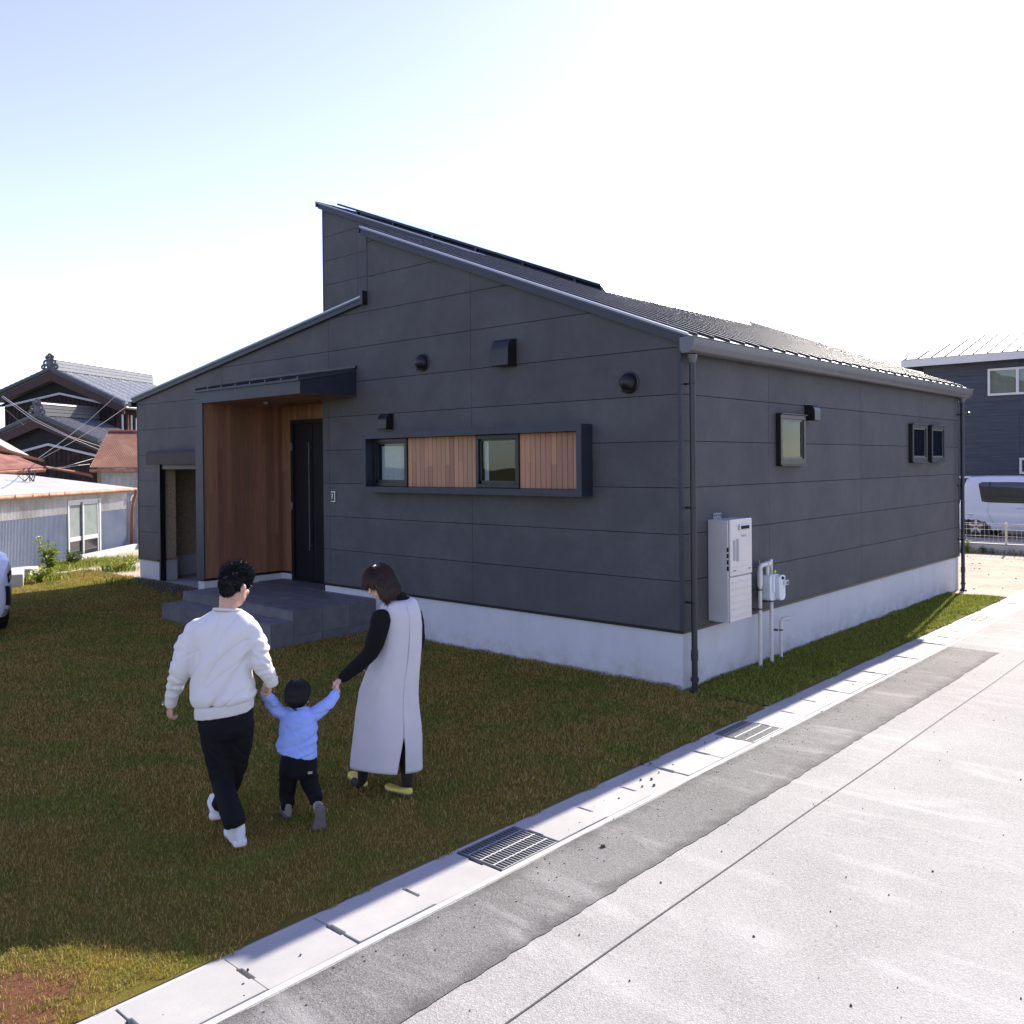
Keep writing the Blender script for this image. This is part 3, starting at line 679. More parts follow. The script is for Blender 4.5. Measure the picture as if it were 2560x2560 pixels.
def hood_vent(c, w, h, d, wall, lab):
    t = thing('vent_hood', c, lab, 'vent', 'hooded vents on the walls'); n = 8
    prof = [(0, -h / 2), (d, -h / 2), (d, h * .05)] + [(d - (d * .72) * (1 - math.cos(a)), h * .05 + (h * .45) * math.sin(a)) for a in np.linspace(.2, math.pi / 2, n)] + [(0, h / 2)]
    m = MB(); f = MB(); f2 = .015
    if wall == 'front':
        m.prism([(c[1] - .004 - p, c[2] + q) for p, q in prof], 'x', c[0] - w / 2, c[0] + w / 2); f.box(c[0] - w / 2 - f2, c[0] + w / 2 + f2, c[1] - .006, c[1] - .0005, c[2] - h / 2 - f2, c[2] + h / 2 + f2)
    else:
        m.prism([(c[0] + .004 + p, c[2] + q) for p, q in prof], 'y', c[1] - w / 2, c[1] + w / 2); f.box(c[0] + .0005, c[0] + .006, c[1] - w / 2 - f2, c[1] + w / 2 + f2, c[2] - h / 2 - f2, c[2] + h / 2 + f2)
    m.build('hood', 'black_gloss', t, 35, .006); f.build('flange', 'black_metal', t)
hood_vent((-2.26, 0, 3.475), .26, .30, .13, 'front', 'largest black vent hood, high in the middle of the front wall')
hood_vent((-4.335, 0, 2.78), .17, .20, .11, 'front', 'small black vent hood just above the left end of the long window')
hood_vent((0, 2.90, 2.80), .17, .19, .12, 'side', 'small black vent hood on the side wall beside a narrow window')
t = thing('intercom', (-5.50, 0, 1.79), 'small grey intercom panel on the wall beside the entrance door', 'intercom')
MB().box(-5.545, -5.455, -.022, -.001, 1.715, 1.865).build('body', 'silver', t, None, .004); MB().box(-5.532, -5.468, -.026, -.0222, 1.73, 1.85).build('faceplate', 'black_gloss', t); MB().box(-5.508, -5.492, -.030, -.0262, 1.765, 1.83).build('speaker_slot', 'silver', t)
t = thing('security_sensor', (.06, 9.08, 3.02), 'small black sensor hanging at the far top corner of the side wall', 'sensor')
m = MB(); m.tube([(.0, 9.02, 3.2), (.10, 9.10, 3.08), (.12, 9.12, 3.03)], .008, 8); m.lathe([(.02, -.03), (.035, -.02), (.035, .02), (.02, .03)], (.12, 9.13, 3.0), 'z', 12); m.build('head', 'black_metal', t, 40)

# --- solar panels on the upper roof
def zs(x, o): return zr(x) + o
def solar_me():
    a, b = 1.0, 1.44; m = MB(); dz = -SL * a; m.prism([(0, 0), (a, dz), (a, dz - .035), (0, -.035)], 'y', 0, b); return m
nx, ny = 6, 3
for i in range(nx):
    for j in range(ny):
        x0 = -9.0 + 1.005 * i; y0 = 2.76 + 1.45 * j
        lab = 'dark solar panel in the %s column of the roof array, %s' % (('near', 'middle', 'far')[j], ('topmost by the ridge', 'second from the ridge', 'third from the ridge', 'third from its lower edge', 'second from its lower edge', 'lowest of its column')[i])
        t = thing('solar_panel', (x0, y0, zs(x0, .1)), lab, 'solar panel', 'solar panels in the roof array')
        m = MB(); m.prism([(x0, zs(x0, .104)), (x0 + 1.0, zs(x0 + 1, .104)), (x0 + 1.0, zs(x0 + 1, .07)), (x0, zs(x0, .07))], 'y', y0, y0 + 1.44); m.build('frame', 'black_metal', t)
        m = MB(); m.prism([(x0 + .015, zs(x0 + .015, .1075)), (x0 + .985, zs(x0 + .985, .1075)), (x0 + .985, zs(x0 + .985, .105)), (x0 + .015, zs(x0 + .015, .105))], 'y', y0 + .015, y0 + 1.425); m.build('cells', 'solar_cell', t)
        if j == 0:
            for q in (.5,):
                xx = x0 + q; mm = MB(); mm.box(xx - .02, xx + .02, y0 + .06, y0 + .12, zr(xx) + .0, zs(xx, .085)); mm.build('mounting_foot', 'zinc_dark', t)
m = MB(); x0 = -2.96; m.prism([(x0, zs(x0, .104)), (x0 + .09, zs(x0 + .09, .03)), (x0 + .09, zs(x0 + .09, .01)), (x0, zs(x0, .06))], 'y', 2.76, 7.10)
m.build('solar_trim', 'alu', roof2)

# ------------------------------------------------------------------ porch steps, tile by tile
steps = thing('porch_steps', (-5.9, -.8, .05), 'dark grey tiled entrance landing with one lower step in front of the porch', 'steps')
LX0, LX1, LY, LZ, SY2, SZ = -7.30, -4.63, -1.28, .471, -1.59, .341
m = MB(); m.box(LX0 + .012, LX1 - .012, LY + .012, -.001, -.1, LZ - .01); m.box(-7.40, XE - .002, -.0005, YR, .1, LZ - .01); m.box(LX0 + .012, LX1 - .012, SY2 + .012, LY + .0115, -.1, SZ - .01); m.build('bedding', 'tile_grout', steps)
def tiles_z(x0, x1, y0, y1, z, nx_, ny_):
    for i in range(nx_):
        for j in range(ny_):
            a, b = x0 + (x1 - x0) * i / nx_, x0 + (x1 - x0) * (i + 1) / nx_; c, d = y0 + (y1 - y0) * j / ny_, y0 + (y1 - y0) * (j + 1) / ny_
            MB().box(a + .0026, b - .0026, c + .0026, d - .0026, z - .011, z + random.uniform(-.0008, .0008)).build('tile', 'tile_dark', steps, None, .0015)
def tiles_y(x0, x1, z0, z1, y, nx_, nz_):
    for i in range(nx_):
        for j in range(nz_):
            a, b = x0 + (x1 - x0) * i / nx_, x0 + (x1 - x0) * (i + 1) / nx_; c, d = z0 + (z1 - z0) * j / nz_, z0 + (z1 - z0) * (j + 1) / nz_
            MB().box(a + .0026, b - .0026, y, y + .0125, c + .0026, d - .0026).build('tile', 'tile_dark', steps, None, .0015)
def tiles_x(y0, y1, z0, z1, x, ny_, nz_):
    for i in range(ny_):
        for j in range(nz_):
            a, b = y0 + (y1 - y0) * i / ny_, y0 + (y1 - y0) * (i + 1) / ny_; c, d = z0 + (z1 - z0) * j / nz_, z0 + (z1 - z0) * (j + 1) / nz_
            MB().box(x - .0125, x, a + .0026, b - .0026, c + .0026, d - .0026).build('tile', 'tile_dark', steps, None, .0015)
tiles_z(LX0, LX1, LY, -.002, LZ, 5, 3); tiles_z(-7.40, XE - .004, .002, YR - .004, LZ, 3, 1); tiles_z(LX0, LX1, SY2, LY - .001, SZ, 5, 1)
tiles_y(LX0, LX1, SZ + .001, LZ - .0125, LY - .0002, 5, 1); tiles_y(LX0, LX1, -.02, SZ - .0125, SY2 - .0002, 5, 1)
tiles_x(LY + .013, -.003, .16, LZ - .0125, LX1 + .0002, 3, 1); tiles_x(LY + .013, -.003, -.14, .16, LX1 + .0002, 3, 1); tiles_x(SY2 + .013, LY + .0125, -.02, SZ - .0125, LX1 + .0002, 1, 1)

# ------------------------------------------------------------------ water heater, gas meter, pipes
wh = thing('water_heater', (.12, .72, .62), 'tall pearl grey water heater box hung on the side wall', 'water heater')
HX, HY0, HY1, HZ0, HZ1, HM = .245, .485, .945, .622, 1.648, 1.075
MB().box(.004, HX - .014, HY0, HY1, HZ0, HZ1 - .006).build('casing', 'heater_pearl', wh, None, .008)
up = MB().box(HX - .0135, HX + .012, HY0 + .004, HY1 - .002, HM + .004, HZ1).build('upper_panel', 'heater_pearl', wh, None, .012)
lo = MB().box(HX - .0135, HX + .004, HY0 + .004, HY1 - .004, HZ0 + .002, HM - .004).build('lower_panel', 'heater_pearl', wh, None, .006)
for i in range(6):
    z = HM - .06 - i * .066; MB().box(HX + .0045, HX + .010, HY0 + .03, HY1 - .02, z - .006, z + .006).build('rib', 'heater_pearl', lo, None, .004)
MB().box(HX + .0125, HX + .03, .655, .86, 1.535, 1.590).build('exhaust_frame', 'silver', up, None, .008); MB().box(HX + .0302, HX + .032, .675, .845, 1.545, 1.578).build('exhaust_slot', 'dark_void', up)
for z in (1.12, 1.165): MB().box(HX + .0122, HX + .016, HY0 + .03, HY1 - .03, z, z + .006).build('rib', 'heater_pearl', up)
for i in range(4): MB().box(HX - .030, HX - .012, HY0 - .0012, HY0 + .002, 1.14 + i * .062, 1.185 + i * .062).build('side_slot', 'dark_void', up)
for y_, z_ in ((.54, 1.132), (.855, 1.132)): MB().box(HX + .0122, HX + .015, y_, y_ + .05, z_, z_ + .008).build('latch', 'black_metal', up)
MB().box(HX + .0124, HX + .0130, .535, .585, 1.235, 1.44).build('printed_label', 'print_grey', up); MB().box(HX + .0124, HX + .0130, .60, .655, 1.225, 1.45).build('printed_label', 'print_grey', up)
m = MB(); m.box(.002, .006, .60, .76, 1.60, 1.70); m.build('hanger_bracket', 'galvanised', wh)
for yb_ in (.625, .66, .70, .735): MB().lathe([(.008, 0), (.008, .002)], (.006, yb_, 1.675), 'x', 10).build('bracket_hole', 'dark_void', wh)
fc = bpy.data.curves.new('lettering', 'FONT'); fc.body = 'Rinnai'; fc.size = .042; fc.extrude = .0005; fc.align_x = 'CENTER'
fo_ = bpy.data.objects.new('lettering_src', fc); COL.objects.link(fo_); bpy.context.view_layer.update()
me = bpy.data.meshes.new_from_object(fo_.evaluated_get(bpy.context.evaluated_depsgraph_get())); bpy.data.objects.remove(fo_)
me.transform(Matrix(((0, 0, 1, HX + .0128), (1, 0, 0, .76), (0, 1, 0, 1.465), (0, 0, 0, 1)))); put('lettering', me, 'print_grey', up)
gm = thing('gas_meter', (.1, 1.62, 0), 'pale green gas meter on cream pipes standing beside the water heater', 'gas meter')
PX = .10
MB().tube([(PX, 1.42, -.05), (PX, 1.42, 1.00)], .0215, 14).build('riser_pipe', 'pvc_cream', gm, 40)
m = MB(); m.lathe([(.029, 0), (.029, .16), (.024, .17)], (PX, 1.42, .88), 'z', 14); m.tube([(PX, 1.42, 1.03), (PX, 1.425, 1.075), (PX, 1.45, 1.098), (PX, 1.52, 1.10), (PX, 1.66, 1.10)], .026, 12); m.lathe([(.033, -.02), (.033, .02)], (PX, 1.60, 1.10), 'y', 12); m.build('elbow_pipe', 'pvc_cream', gm, 50)
MB().tube([(PX, 1.60, 1.10), (PX, 1.60, .97)], .022, 12).build('drop_pipe', 'pvc_cream', gm, 50)
MB().tube([(PX, 1.69, -.05), (PX, 1.69, .74)], .0215, 14).build('outlet_pipe', 'pvc_cream', gm, 40)
m = MB(); m.tube([(PX - .01, 1.71, 1.14), (PX - .01, 1.71, .93)], .017, 10); m.tube([(PX, 1.64, 1.10), (PX - .01, 1.71, 1.13)], .02, 10); m.build('valve_pipe', 'pvc_cream', gm, 50)
m = MB(); m.tube([(PX + .01, 1.40, 1.11), (PX + .03, 1.33, 1.17)], .007, 8); m.build('valve_lever', 'silver', gm, 50)
def rbox(y0, y1, z0, z1, x0, x1, r): 
    pts = []
    for (cy, cz, a0) in ((y1 - r, z1 - r * .5, 0), (y0 + r, z1 - r * .5, 90), (y0 + r, z0 + r, 180), (y1 - r, z0 + r, 270)):
        for a in np.linspace(a0, a0 + 90, 6): pts.append((cy + r * math.cos(R(a)), cz + (r if cz < (z0 + z1) / 2 else r * .5) * math.sin(R(a))))
    m = MB(); m.prism(pts, 'x', x0, x1); return m
rbox(1.53, 1.76, .705, .985, .045, .165, .05).build('meter_body', 'meter_white', gm, 40, .006)
rbox(1.655, 1.80, .70, .975, .166, .215, .05).build('meter_front', 'meter_white', gm, 40, .006)
MB().tube([(.17, 1.60, .98), (.17, 1.60, .80)], .02, 10).build('meter_tube', 'meter_white', gm, 50)
MB().lathe([(.018, 0), (.014, .02)], (.2155, 1.72, .945), 'x', 12).build('knob', 'black_gloss', gm, 40)
MB().box(.216, .245, 1.745, 1.82, .865, .915).build('display', 'meter_white', gm, None, .003); MB().box(.2452, .247, 1.755, 1.81, .872, .905).build('screen', 'zinc_dark', gm)
MB().lathe([(.016, -.006), (.016, .006)], (.14, 1.70, 1.01), 'x', 12).build('tag', 'yellow_tag', gm, 40)
for y_, z_ in ((1.42, .84), (1.42, .63), (1.69, .685)):
    m = MB(); m.lathe([(.026, -.010), (.026, .010)], (PX, y_, z_), 'z', 14); m.box(.001, PX - .02, y_ - .045, y_ - .041, z_ - .012, z_ + .012); m.box(.001, .004, y_ - .09, y_ - .04, z_ - .014, z_ + .014); m.build('clamp', 'zinc_dark', gm, 40)
dp = thing('drain_pipe', (.09, 1.945, 0), 'short cream pipe with elbow entering the plinth', 'pipe')
m = MB(); m.tube([(.09, 1.945, -.05), (.09, 1.945, .36)], .018, 12); m.build('pipe', 'pvc_cream', dp, 40)
m = MB(); m.tube([(.09, 1.945, .34), (.09, 1.945, .415), (.10, 1.955, .445), (.13, 1.985, .455), (.16, 2.02, .458)], .024, 12); m.build('elbow', 'pvc_cream', dp, 50)
m = MB(); m.lathe([(.022, -.010), (.022, .010)], (.09, 1.945, .33), 'z', 14); m.box(-.01, .075, 1.90, 1.904, .318, .342); m.build('clamp', 'zinc_dark', dp, 40)

# ------------------------------------------------------------------ people
def m_skin(name, a, b):
    m, n, p = nodes(name); v = coords(n)
    L(n, mixc(n, ramp(n, noise_tex(n, 25, 4, .6, v), [(.35, 0.0), (.65, 1.0)]), a, b), p.inputs['Base Color'])
    p.inputs['Roughness'].default_value = .5; p.inputs['Subsurface Weight'].default_value = .15; p.inputs['Subsurface Radius'].default_value = (.02, .008, .004); p.inputs['Subsurface Scale'].default_value = .5
    bump(n, p, noise_tex(n, 250, 3, .6, v), .15, .001); return m
def m_cloth(name, a, b, sc=220, rough=.9, sheen=.2, bs=.25):
    m, n, p = nodes(name); v = coords(n)
    w1 = N(n, 'ShaderNodeTexWave', wave_type='BANDS', bands_direction='Z'); w1.inputs['Scale'].default_value = sc; w1.inputs['Distortion'].default_value = 1.5; L(n, v, w1.inputs['Vector'])
    c = mixc(n, ramp(n, noise_tex(n, 12, 5, .6, v), [(.3, 0.0), (.7, 1.0)]), a, b)
    c = mixc(n, .22, c, mixc(n, noise_tex(n, 400, 2, .6, v), tuple(x * .7 for x in b), tuple(min(1, x * 1.15) for x in a)))
    L(n, c, p.inputs['Base Color']); p.inputs['Roughness'].default_value = rough; p.inputs['Sheen Weight'].default_value = sheen; p.inputs['Specular IOR Level'].default_value = .2
    b1 = bump(n, p, w1.outputs['Fac'], bs, .0006); bump(n, p, noise_tex(n, 60, 4, .6, v), .25, .002, b1); return m
m_skin('skin', (.56, .345, .255), (.49, .285, .205)); m_skin('skin_light', (.62, .41, .32), (.55, .345, .262))
m_cloth('sweat_white', (.70, .69, .67), (.66, .65, .63)); m_cloth('rib_white', (.68, .66, .63), (.64, .62, .59), 120, bs=.6)
m_cloth('jeans_black', (.0055, .006, .007), (.008, .0085, .0095), 300, .85, 0); m_cloth('knit_black', (.005, .005, .006), (.007, .007, .008), 180, .9, 0)
m_cloth('dress_greige', (.60, .575, .575), (.55, .53, .53), 260); m_cloth('shirt_blue', (.33, .45, .86), (.29, .40, .80), 320, sheen=.05)
m_cloth('tights', (.020, .014, .014), (.030, .021, .020), 400, .55, .05); m_cloth('fleece', (.36, .335, .27), (.31, .285, .23), 120, bs=.5)
pm('shoe_white', (.70, .70, .70), (.64, .64, .65), 60, .6, 0, 200, .2, .001); pm('sole_white', (.72, .71, .69), (.66, .65, .63), 20, .55); pm('sole_gum', (.38, .17, .07), (.32, .14, .05), 20, .6)
pm('shoe_yellow', (.74, .62, .13), (.68, .56, .10), 40, .65); pm('sole_grey', (.20, .19, .18), (.16, .15, .14), 20, .7); pm('boot_taupe', (.235, .215, .175), (.20, .18, .145), 40, .8); pm('sole_brown', (.10, .085, .075), (.13, .11, .095), 30, .8)
pm('hair_black', (.005, .005, .006), (.010, .009, .009), 60, .45, spec=.25); pm('hair_brown', (.018, .009, .006), (.040, .019, .012), 50, .45, spec=.3)
pm('eye_dark', (.02, .012, .01), (.02, .012, .01), 5, .15); pm('lip', (.42, .16, .14), (.40, .15, .13), 9, .45); pm('watch_steel', (.5, .42, .25), (.45, .38, .22), 9, .25, .9); pm('leather_dark', (.03, .018, .014), (.035, .02, .016), 20, .5); pm('gold_ring', (.8, .78, .75), (.8, .78, .75), 5, .2, 1)
VR, VF, VZ = Vector(AR), Vector((AF[0], AF[1], 0)).normalized(), Vector((0, 0, 1))
VR = Vector((VR.x, VR.y, 0)).normalized()
def P5(x, y, D): return Vector(dep(c5(x, y), D))
def sc(D): return (760 / 1835) * D / FPX
def dirv(l, d, u): return (VR * l + VF * d + VZ * u).normalized()
class BB(MB):
    def ball(s, c, r, ax=None, n=14, k=9):
        c = Vector(c)
        if not hasattr(r, '__len__'): r = (r, r, r)
        ax = ax or (Vector((1, 0, 0)), Vector((0, 1, 0)), Vector((0, 0, 1)))
        vs = [c - ax[2] * r[2]]; f = []
        for i in range(1, k):
            t = math.pi * i / k - math.pi / 2
            for j in range(n):
                q = 2 * math.pi * j / n; vs.append(c + ax[0] * (r[0] * math.cos(t) * math.cos(q)) + ax[1] * (r[1] * math.cos(t) * math.sin(q)) + ax[2] * (r[2] * math.sin(t)))
        vs.append(c + ax[2] * r[2]); e = len(vs) - 1
        for j in range(n):
            f.append((0, 1 + (j + 1) % n, 1 + j)); f.append((e, 1 + (k - 2) * n + j, 1 + (k - 2) * n + (j + 1) % n))
            for i in range(k - 2): f.append((1 + i * n + j, 1 + i * n + (j + 1) % n, 1 + (i + 1) * n + (j + 1) % n, 1 + (i + 1) * n + j))
        return s.add(vs, f)
    def limb(s, pts, radii, n=14, balls=True):
        pts = [Vector(p) for p in pts]
        # smooth the run a little
        Q, RR = [], []
        for i in range(len(pts) - 1):
            p0, p1, p2, p3 = pts[max(i - 1, 0)], pts[i], pts[i + 1], pts[min(i + 2, len(pts) - 1)]
            for t in (0, .34, .67):
                Q.append(.5 * ((2 * p1) + (p2 - p0) * t + (2 * p0 - 5 * p1 + 4 * p2 - p3) * t * t + (3 * p1 - p0 - 3 * p2 + p3) * t ** 3)); RR.append(radii[i] * (1 - t) + radii[i + 1] * t)
        Q.append(pts[-1]); RR.append(radii[-1])
        s.tube(Q, RR, n)
        if balls: s.ball(pts[0], radii[0])
        if balls is True: s.ball(pts[-1], radii[-1])
        return s
    def loft(s, rings, n=28, e=2.3):
        """rings of (centre, half-vector A, half-vector B)"""
        vs = []; f = []
        for (c, A, B) in rings:
            for j in range(n):
                q = 2 * math.pi * j / n; a, b = math.cos(q), math.sin(q)
                vs.append(Vector(c) + A * (math.copysign(abs(a) ** (2 / e), a)) + B * (math.copysign(abs(b) ** (2 / e), b)))
        k = len(rings)
        for i in range(k - 1):
            for j in range(n): f.append((i * n + j, i * n + (j + 1) % n, (i + 1) * n + (j + 1) % n, (i + 1) * n + j))
        f.append(tuple(range(n - 1, -1, -1))); f.append(tuple((k - 1) * n + j for j in range(n)))
        return s.add(vs, f)
def ring(xl, xr, y, D, dr, tilt=0.0, dc=0.0):
    c = P5((xl + xr) / 2, y, D + dc); return (c, VR * ((xr - xl) / 2 * sc(D)) + VZ * tilt, VF * dr)
def remesh(mb, voxel, smooth=4, name='m'):
    me = mb.mesh(name); o = bpy.data.objects.new('tmp', me); COL.objects.link(o)
    r = o.modifiers.new('r', 'REMESH'); r.mode = 'VOXEL'; r.voxel_size = voxel
    if smooth: q = o.modifiers.new('s', 'SMOOTH'); q.factor = .5; q.iterations = smooth
    bpy.context.view_layer.update()
    out = bpy.data.meshes.new_from_object(o.evaluated_get(bpy.context.evaluated_depsgraph_get()))
    bpy.data.objects.remove(o); bpy.data.meshes.remove(me); out.name = name
    out.polygons.foreach_set('use_smooth', [True] * len(out.polygons)); return out
def wrinkle(me, fn):
    n = len(me.vertices); co = np.empty(n * 3); me.vertices.foreach_get('co', co); co = co.reshape(-1, 3)
    no = np.empty(n * 3); me.vertices.foreach_get('normal', no); no = no.reshape(-1, 3)
    lat = co @ np.array(VR); dp_ = co @ np.array(VF)
    d = np.array([fn(lat[i], dp_[i], co[i, 2]) for i in range(n)])
    co += no * d[:, None]; me.vertices.foreach_set('co', co.ravel()); me.update(); return me
nz = lambda a, b, c: mnoise.noise((a, b, c))
def ridge(a, b, c): return .55 - 2 * abs(mnoise.noise((a, b, c)))
def head(bb, c, fwd, up, s=1.0):
    """skull, jaw, nose, lips and ears into bb; returns frame"""
    f = fwd.normalized(); r = f.cross(up).normalized(); u = r.cross(f).normalized(); A = (r, f, u)
    bb.ball(c + u * .035 * s - f * .012 * s, (.074 * s, .093 * s, .088 * s), A, 18, 12)
    bb.ball(c - u * .02 * s + f * .020 * s, (.062 * s, .070 * s, .080 * s), A, 16, 10)
    bb.ball(c - u * .075 * s + f * .050 * s, (.034 * s, .030 * s, .030 * s), A)
    for q in (-1, 1):
        bb.ball(c - u * .048 * s + f * .030 * s + r * q * .030 * s, (.026 * s, .042 * s, .034 * s), A)
        bb.ball(c + r * q * .075 * s - u * .012 * s - f * .012 * s, (.010 * s, .019 * s, .031 * s), (r * q * .9 - f * .45, f * .9 + r * q * .45, u))
        bb.ball(c + r * q * .032 * s + u * .032 * s + f * .078 * s, (.028 * s, .010 * s, .009 * s), A)
        bb.ball(c + r * q * .036 * s - u * .012 * s + f * .062 * s, (.024 * s, .020 * s, .020 * s), A)
    bb.limb([c + u * .018 * s + f * .080 * s, c - u * .010 * s + f * .094 * s, c - u * .024 * s + f * .104 * s], [.009 * s, .011 * s, .013 * s], 10)
    bb.ball(c - u * .052 * s + f * .086 * s, (.020 * s, .010 * s, .007 * s), A); bb.ball(c - u * .064 * s + f * .083 * s, (.018 * s, .010 * s, .007 * s), A)
    return r, f, u
def face_bits(parent, c, R_, F_, U_, s):
    for q in (-1, 1):
        b = BB(); b.ball(c + R_ * q * .031 * s + U_ * .012 * s + F_ * .079 * s, (.014 * s, .006 * s, .006 * s), (R_, F_, U_), 12, 8); b.build('eye', 'eye_dark', parent, 60)
    b = BB(); b.ball(c - U_ * .0575 * s + F_ * .0925 * s, (.019 * s, .005 * s, .006 * s), (R_, F_, U_), 12, 8); b.build('lips', 'lip', parent, 60)
def hand(bb, w, d, nrm, side, s=1.0, curl=1.0, spread=1.0, thumb_in=.5):
    """palm and five fingers: w wrist, d direction, nrm palm side, side = +1/-1 towards the thumb"""
    d = d.normalized(); n = (nrm - d * nrm.dot(d)).normalized(); t = n.cross(d).normalized() * side
    bb.loft([(w, t * .022 * s, n * .018 * s), (w + d * .03 * s, t * .032 * s, n * .017 * s), (w + d * .065 * s, t * .040 * s, n * .015 * s), (w + d * .088 * s, t * .040 * s, n * .012 * s)], 14, 2.4)
    for k, (off, ln) in enumerate(((.031, .068), (.0105, .078), (-.0105, .072), (-.030, .056))):
        p = w + d * (.086 - (.008 if k == 3 else 0)) * s + t * off * s; dd = (d + t * off * spread * 1.2).normalized(); pts = [p - d * .01 * s, p]; ang = 0
        for seg, bend in ((.45, .55), (.32, .75), (.23, .45)):
            ang += bend * curl * (1 + .08 * k); v = dd * math.cos(ang) + n * math.sin(ang); pts.append(pts[-1] + v * ln * seg * s)
        bb.limb(pts, [.0098 * s, .0095 * s, .0090 * s, .0084 * s, .0072 * s], 10)
    p = w + d * .028 * s + t * .028 * s; v1 = (d * .72 + t * .62 + n * .35).normalized(); v2 = (d * .85 - t * thumb_in * .5 + n * .5).normalized()
    bb.limb([p - t * .01 * s, p + v1 * .032 * s, p + v1 * .032 * s + v2 * .028 * s, p + v1 * .032 * s + v2 * .050 * s], [.014 * s, .0115 * s, .0105 * s, .0085 * s], 10)
def shoe(parent, heel, fwd, up, Ln, Wd, style):
    """sole and upper lofted along the foot; heel = back bottom point"""
    f = fwd.normalized(); u = (up - f * up.dot(f)).normalized(); r = f.cross(u)
    T = [0, .04, .12, .25, .4, .55, .7, .82, .92, .98, 1.0]
    wv = [.30, .52, .66, .70, .70, .78, .93, 1.0, .86, .55, .25]
    side = .06
    if style == 'sneaker': hs = [.125, .150, .155, .145, .128, .104, .084, .072, .062, .052, .042]; st = .040
    elif style == 'flat': hs = [.046, .056, .052, .044, .038, .036, .040, .042, .040, .032, .024]; st = .012
    else: hs = [.15, .168, .172, .165, .135, .10, .082, .074, .066, .056, .044]; st = .022
    k = Ln / .28
    sole = BB(); rg = []
    for t, w_ in zip(T, wv):
        lift = (.018 * max(0, (t - .75) / .25) ** 2 + (.010 * max(0, (.08 - t) / .08))) * k
        rg.append((heel + f * (t * Ln) + u * (st * k / 2 + lift) + r * (side * Wd * math.sin(t * 3.1) * .3), r * (Wd / 2 * w_ * 1.06), u * (st * k / 2 * (.9 if t in (0, 1.0) else 1))))
    def box_loft(b, rings, e):
        n = 16; vs = []; fs = []
        for (c, A, B) in rings:
            for j in range(n):
                q = 2 * math.pi * (j + .5) / n; a, bb_ = math.cos(q), math.sin(q); vs.append(c + A * math.copysign(abs(a) ** (2 / e), a) + B * math.copysign(abs(bb_) ** (2 / e), bb_))
        kk = len(rings)
        for i in range(kk - 1):
            for j in range(n): fs.append((i * n + j, i * n + (j + 1) % n, (i + 1) * n + (j + 1) % n, (i + 1) * n + j))
        fs.append(tuple(range(n - 1, -1, -1))); fs.append(tuple((kk - 1) * n + j for j in range(n))); b.add(vs, fs)
    box_loft(sole, rg, 5)
    mu, ms = {'sneaker': ('shoe_white', 'sole_white'), 'flat': ('shoe_yellow', 'sole_grey'), 'boot': ('boot_taupe', 'sole_brown')}[style]
    upb = BB(); rg2 = []
    for t, w_, h in zip(T, wv, hs):
        lift = .018 * max(0, (t - .75) / .25) ** 2 * k; hh = h * k; w2 = w_ * (.98 if h < .07 else .86)
        rg2.append((heel + f * (t * Ln * .985 + .002) + u * (st * k * .8 + lift + (hh - st * k) / 2) + r * (side * Wd * math.sin(t * 3.1) * .3), r * (Wd / 2 * w2), u * ((hh - st * k) / 2 + .004)))
    box_loft(upb, rg2, 2.6)
    o = put('shoe', remesh(upb, .005 * max(k, .7), 3, 'shoe'), mu, parent)
    sole.build('sole', ms, o, 50)
    if style == 'sneaker':
        g = BB(); box_loft(g, [(c - u * (st * k / 2 + .002), A * .97, u * .004) for c, A, B in rg], 6); g.build('outsole', 'sole_gum', o, 50)
    if style == 'boot':
        g = BB(); c0 = heel + f * (.18 * Ln) + u * (.150 * k); g.loft([(c0, r * Wd * .36, f * Ln * .17), (c0 + u * .03 * k, r * Wd * .39, f * Ln * .19), (c0 + u * .05 * k, r * Wd * .37, f * Ln * .17)], 18); put('fleece_cuff', remesh(g, .005, 2, 'fleece_cuff'), 'fleece', o)
    return o
def strands(spec, n_seg=5):
    """ribbon hairs: spec of (points, width)"""
    v = []; f = []
    for pts, w in spec:
        pts = [Vector(p) for p in pts]; k = len(pts); o = len(v)
        for i, p in enumerate(pts):
            t = (pts[min(i + 1, k - 1)] - pts[max(i - 1, 0)]).normalized(); a = t.cross((Vector(CAM) - p)).normalized() * w * (1 - .85 * (i / (k - 1)) ** 2) / 2
            v += [p - a, p + a]
        f += [(o + 2 * i, o + 2 * i + 1, o + 2 * i + 3, o + 2 * i + 2) for i in range(k - 1)]
    return v, f
def hair_mesh(cap, spec, name='hair'):
    me = bpy.data.meshes.new(name); v, f = strands(spec); o = len(cap.vertices)
    vs = [tuple(x.co) for x in cap.vertices] + [tuple(x) for x in v]; fs = [tuple(p.vertices) for p in cap.polygons] + [tuple(i + o for i in q) for q in f]
    me.from_pydata(vs, [], fs); me.polygons.foreach_set('use_smooth', [True] * len(me.polygons)); return me


def cap_strands(me, n, seed, fn):
    """hairs rooted all over a cap mesh; fn(point, normal, rnd) -> (points, width) or None"""
    r_ = random.Random(seed); ps = me.polygons; out = []
    for _ in range(n):
        p = ps[r_.randrange(len(ps))]; q = fn(Vector(p.center) + Vector((r_.uniform(-.003, .003), r_.uniform(-.003, .003), r_.uniform(-.003, .003))), Vector(p.normal), r_)
        if q: out.append(q)
    return out

def crease(a, b, c, w=.10): return -math.exp(-(mnoise.noise((a, b, c)) / w) ** 2)

